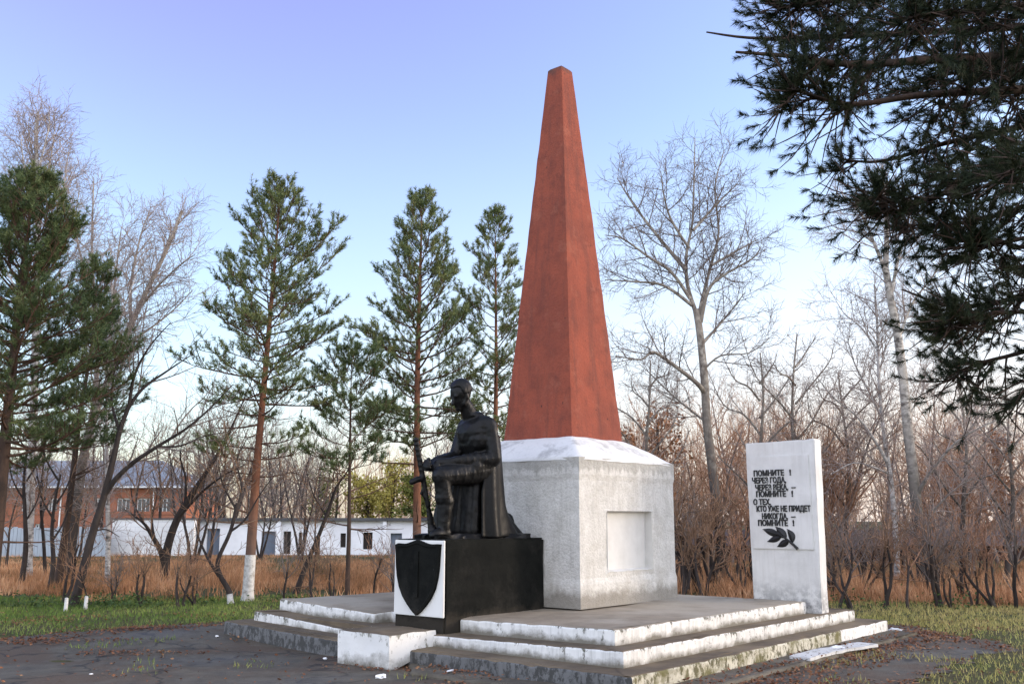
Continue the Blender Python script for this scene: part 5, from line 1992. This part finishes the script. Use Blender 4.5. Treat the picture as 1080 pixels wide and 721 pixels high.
shr = [proto_shrub(401 + i, i) for i in range(8)]
spots = []
px_list = [68, 92, 118, 148, 190, 206, 300, 330, 352, 392, 415] + [722, 742, 786] + [884, 900, 934, 958, 990, 1002, 1028, 1049, 1074, 1095]
for k, px in enumerate(px_list):
    py = (638 if px < 500 else 641) + rng.uniform(-2.5, 2.5)
    if 700 < px < 800: py = 628
    bx = base(px, py)
    spots.append((bx[0], bx[1], k, rng.uniform(0, 6.28), rng.uniform(.6, 1.0) if px < 500 else rng.uniform(.7, 1.4)))
# a second, denser rank on the right
for k in range(20):
    px = rng.uniform(868, 1110)
    bx = base(px, rng.uniform(608, 634))
    spots.append((bx[0], bx[1], k, rng.uniform(0, 6.28), rng.uniform(.9, 1.3)))
for k in range(10):
    px = rng.uniform(705, 800)
    bx = base(px, rng.uniform(618, 627))
    spots.append((bx[0], bx[1], k, rng.uniform(0, 6.28), rng.uniform(1.1, 1.7)))
place(shr, spots, used)
# short whitewashed stubs at the lawn edge
for i, (px, py) in enumerate(((69, 644), (90, 642))):
    b = base(px, py)
    V, F = tubes([([(0, 0, -.03), (.004, 0, .1), (.0, .006, .21), (.004, .0, .222)], [.034, .032, .03, .012])], 8)
    o = link('stump', mesh_np('stump', V, F, M['whitewash'], True), None, b)
    tag(o, ('whiter of the two short whitewashed stumps at the left lawn edge', 'right one of the two short whitewashed stumps at the left lawn edge')[i], 'stump')

# far wood that closes the horizon
def far_wood():
    nrg = np.random.default_rng(5)
    rng = random.Random(5)
    paths = []
    for k in range(520):
        if k < 250: px = rng.uniform(560, 1420)
        else: px = rng.uniform(-260, 560)
        Y = rng.uniform(50, 72) if k < 250 else rng.uniform(88, 110)
        top = interp([(-80, 470), (200, 465), (560, 455), (640, 425), (860, 420), (1150, 425)], px) + abs(rng.gauss(0, 28))
        h = py_z(min(top, 535), Y)
        x = px_x(px, Y)
        p = wander_path((x, Y, -.1), (0, 0, 1), h * .9, 6, .09, .08, rng)
        rr = [.10 * (1 - .8 * i / 6) for i in range(7)]
        paths.append((p, rr, 0))
        spawn(paths, p, rr, 0, [dict(per=1.9, ang=(20, 45), L=(h * .2, h * .4), segs=4, wander=.12, up=.12, t0=.15, r=.035),
                                dict(per=1.5, ang=(20, 50), L=(.6, 1.5), segs=3, wander=.15, up=.08, t0=.15, r=.018)], rng)
    V, F = tubes([(p, r) for p, r, l in paths], 3)
    o = link('far_wood', mesh_np('far_wood', V, F, M['far_twig']))
    tag(o, 'far bare wood closing the horizon behind the trees', 'wood', kind='stuff')
far_wood()

# ================================================================== GRASS, LEAVES
def blades(P, h, w, nrg, lean=.5):
    n = len(P)
    az = nrg.random(n) * 6.283
    ln = lean * nrg.random(n)
    hh = h * (.5 + .8 * nrg.random(n))
    side_ = np.stack([np.cos(az), np.sin(az), np.zeros(n)], 1) * (w * .5)
    a2 = nrg.random(n) * 6.283
    tip = P + np.stack([np.cos(a2) * ln * hh, np.sin(a2) * ln * hh, hh], 1)
    V = np.stack([P - side_, P + side_, tip], 1).reshape(-1, 3)
    return V, np.arange(n * 3).reshape(-1, 3)


def zgr(P): return np.array([ground(x, y) for x, y in P[:, :2]])


nrg = np.random.default_rng(21)
# lawn: all round the asphalt up to the dry grass
def lawn_ok(x, y):
    if y > 19.6 + .8 * nz2(x, y, .35): return False
    if on_asphalt(x, y) and not (nz2(x, y, 1.1) > .33): return False
    a = (x - MC[0]) * E1[0] + (y - MC[1]) * E1[1]
    b_ = (x - MC[0]) * E2[0] + (y - MC[1]) * E2[1]
    return not (-2.75 < a < 4.45 and -2.7 < b_ < 4.3)
N = 210000
xy = np.stack([nrg.uniform(-13, 13.5, N), 9.5 + 10.9 * nrg.random(N)], 1)
dens = np.array([.55 + .5 * nz2(x, y, .5) + .3 * nz2(x, y, 2.2) for x, y in xy])
near_edge = np.array([max(0, min(1, (y - 13) / 3)) for x, y in xy])
keep = (nrg.random(N) < np.clip(dens, .08, 1) * (.35 + .65 * near_edge))
xy = xy[keep]
xy = xy[[lawn_ok(x, y) for x, y in xy]]
P = np.concatenate([xy, zgr(xy)[:, None]], 1)
V, F = blades(P, .06, .013, nrg, .9)
o = link('lawn_grass', mesh_np('lawn_grass', V, [F], M['grass']))
tag(o, 'short green and yellowing lawn grass round the monument', 'grass', kind='stuff')

N = 190000
yy = 18.6 + 24 * nrg.random(N) ** 1.35
xx = nrg.uniform(-.62, .62, N) * yy
P2 = np.stack([xx, yy], 1)
dn = np.array([.45 + 1.0 * nz2(x, y, .28) + .9 * nz2(x, y, 1.1) for x, y in P2])
edge = np.clip((yy - 18.8 - .6 * np.sin(xx * 1.1)) / 1.0, .05, 1)
P2 = P2[nrg.random(N) < np.clip(dn, .05, 1) * edge]
hs_ = np.array([max(.1, .30 + .26 * nz2(x, y, .5) + .22 * nz2(x, y, 1.7)) for x, y in P2]) * np.clip((P2[:, 1] - 18) / 2.2, .35, 1) * np.clip(1.15 - (P2[:, 1] - 20) / 22, .35, 1)
P = np.concatenate([P2, zgr(P2)[:, None]], 1)
V, F = blades(P, hs_, .02, nrg, .7)
o = link('dry_grass', mesh_np('dry_grass', V, [F], M['dry_grass']))
tag(o, 'tall dry orange grass in front of the trees and walls', 'grass', kind='stuff')

# fallen leaves lying in drifts
N = 110000
xy = np.stack([nrg.uniform(-9, 8, N), nrg.uniform(9.0, 16.5, N)], 1)
def leaf_p(x, y):
    a = (x - MC[0]) * E1[0] + (y - MC[1]) * E1[1]
    b_ = (x - MC[0]) * E2[0] + (y - MC[1]) * E2[1]
    if -2.3 < a < 4.35 and -2.3 < b_ < 4.3: return 0
    v = .02 + 2.6 * max(0, nz2(x, y * 2.6, .75) - .14) * (.35 + max(0, nz2(x, y, 3.1) + .35))
    if on_asphalt(x, y) and not on_asphalt(x + (.5 if x > 0 else -.3), y + .45): v += .35
    if -3.4 < b_ < -2.3 and -2.9 < a < 5: v += .75 * (1 - abs(b_ + 2.85) / .55)
    if not on_asphalt(x, y): v *= .35
    return v
pr = np.array([leaf_p(x, y) for x, y in xy])
xy = xy[nrg.random(N) < pr]
def leaf_z(x, y):
    a = (x - MC[0]) * E1[0] + (y - MC[1]) * E1[1]
    b_ = (x - MC[0]) * E2[0] + (y - MC[1]) * E2[1]
    return .09 if (-2.72 < a < 4.5 and -2.65 < b_ < 0.3) else ground(x, y) + .012
zz = np.array([leaf_z(x, y) for x, y in xy])
P = np.concatenate([xy, (zz + .006 + .012 * nrg.random(len(xy)))[:, None]], 1)
V, F = leaf_quads(P, .022, nrg, .75)
o = link('fallen_leaves', mesh_np('fallen_leaves', V, [F], M['fallen']))
tag(o, 'brown fallen leaves in drifts on the asphalt', 'leaves', kind='stuff')

# low green weeds at the lawn edge
PW = []
for px, py, sz, n in ((110, 640, .38, 330), (143, 641, .3, 220), (32, 640, .3, 240), (205, 637, .25, 120), (300, 634, .3, 120), (900, 641, .4, 150), (1010, 641, .5, 200)):
    b = base(px, py)
    d = nrg.normal(size=(n, 3)) * np.array([sz, sz * .6, sz * .34])
    d[:, 2] = np.abs(d[:, 2]) + .02
    PW.append(d + np.array(b))
V, F = leaf_quads(np.concatenate(PW), .028, nrg)
tag(link('weeds', mesh_np('weeds', V, [F], M['weed'])), 'low green weeds among the stems at the lawn edge', 'weeds', kind='stuff')

# ================================================================== LOOSE THINGS ON THE GROUND
# white painted slab lying on the base course
bm = bmesh.new()
box_bm(bm, 0, 1.75, 0, .26, 0, .05)
bmesh.ops.subdivide_edges(bm, edges=bm.edges, cuts=9, use_grid_fill=True)
for v in bm.verts:
    v.co += mnoise.noise_vector(v.co * 4) * .035
    v.co.y += .05 * math.sin(v.co.x * 2.2)
    if v.co.z > .02: v.co.z = .022 + .010 * mnoise.noise(v.co * 3)
    else: v.co.z = -.012
o = link('loose_slab', bm_mesh('loose_slab', bm, M['slab_paint']))
o.location = mw(.75, -2.66, .09)
o.rotation_euler = (0, 0, MROT - R(3))
tag(o, 'broken white painted slab lying along the foot of the right steps', 'slab')

def chunk(px, py, s, label, name='paper_scrap', z=None):
    b = base(px, py)
    rng = random.Random(int(px * 7 + py))
    bm = bmesh.new()
    bmesh.ops.create_icosphere(bm, subdivisions=2, radius=.8)
    for v in bm.verts:
        v.co += Vector((rng.uniform(-.28, .28), rng.uniform(-.28, .28), rng.uniform(-.3, .3)))
        n = 1 + .5 * mnoise.noise(v.co * 1.7 + Vector((px, py, 0)))
        v.co = Vector((v.co.x * s[0] * n, v.co.y * s[1] * n, v.co.z * s[2] * n))
    o = link(name, bm_mesh(name, bm, M['litter']))
    zz = leaf_z(b[0], b[1]) if z is None else z
    o.location = (b[0], b[1], zz + s[2] * .7)
    o.rotation_euler = (0, 0, rng.uniform(0, 3))
    tag(o, label, 'litter')
chunk(229, 672, (.035, .026, .016), 'small white scrap by the left corner of the lowest step')
chunk(342.5, 696, (.04, .025, .014), 'small white scrap just left of the white block')
chunk(402, 716, (.065, .04, .024), 'larger white crumpled scrap in front of the white block', 'crumpled_paper')
chunk(476, 714, (.09, .03, .012), 'flat white scrap on the ground before the front steps')
chunk(884, 690, (.10, .05, .03), 'white broken shard beside the loose white slab', 'plaster_shard')
chunk(945, 666, (.12, .05, .03), 'pale shard at the far right end of the steps', 'plaster_shard')
chunk(96, 712, (.025, .015, .008), 'tiny white scrap on the asphalt at the lower left')
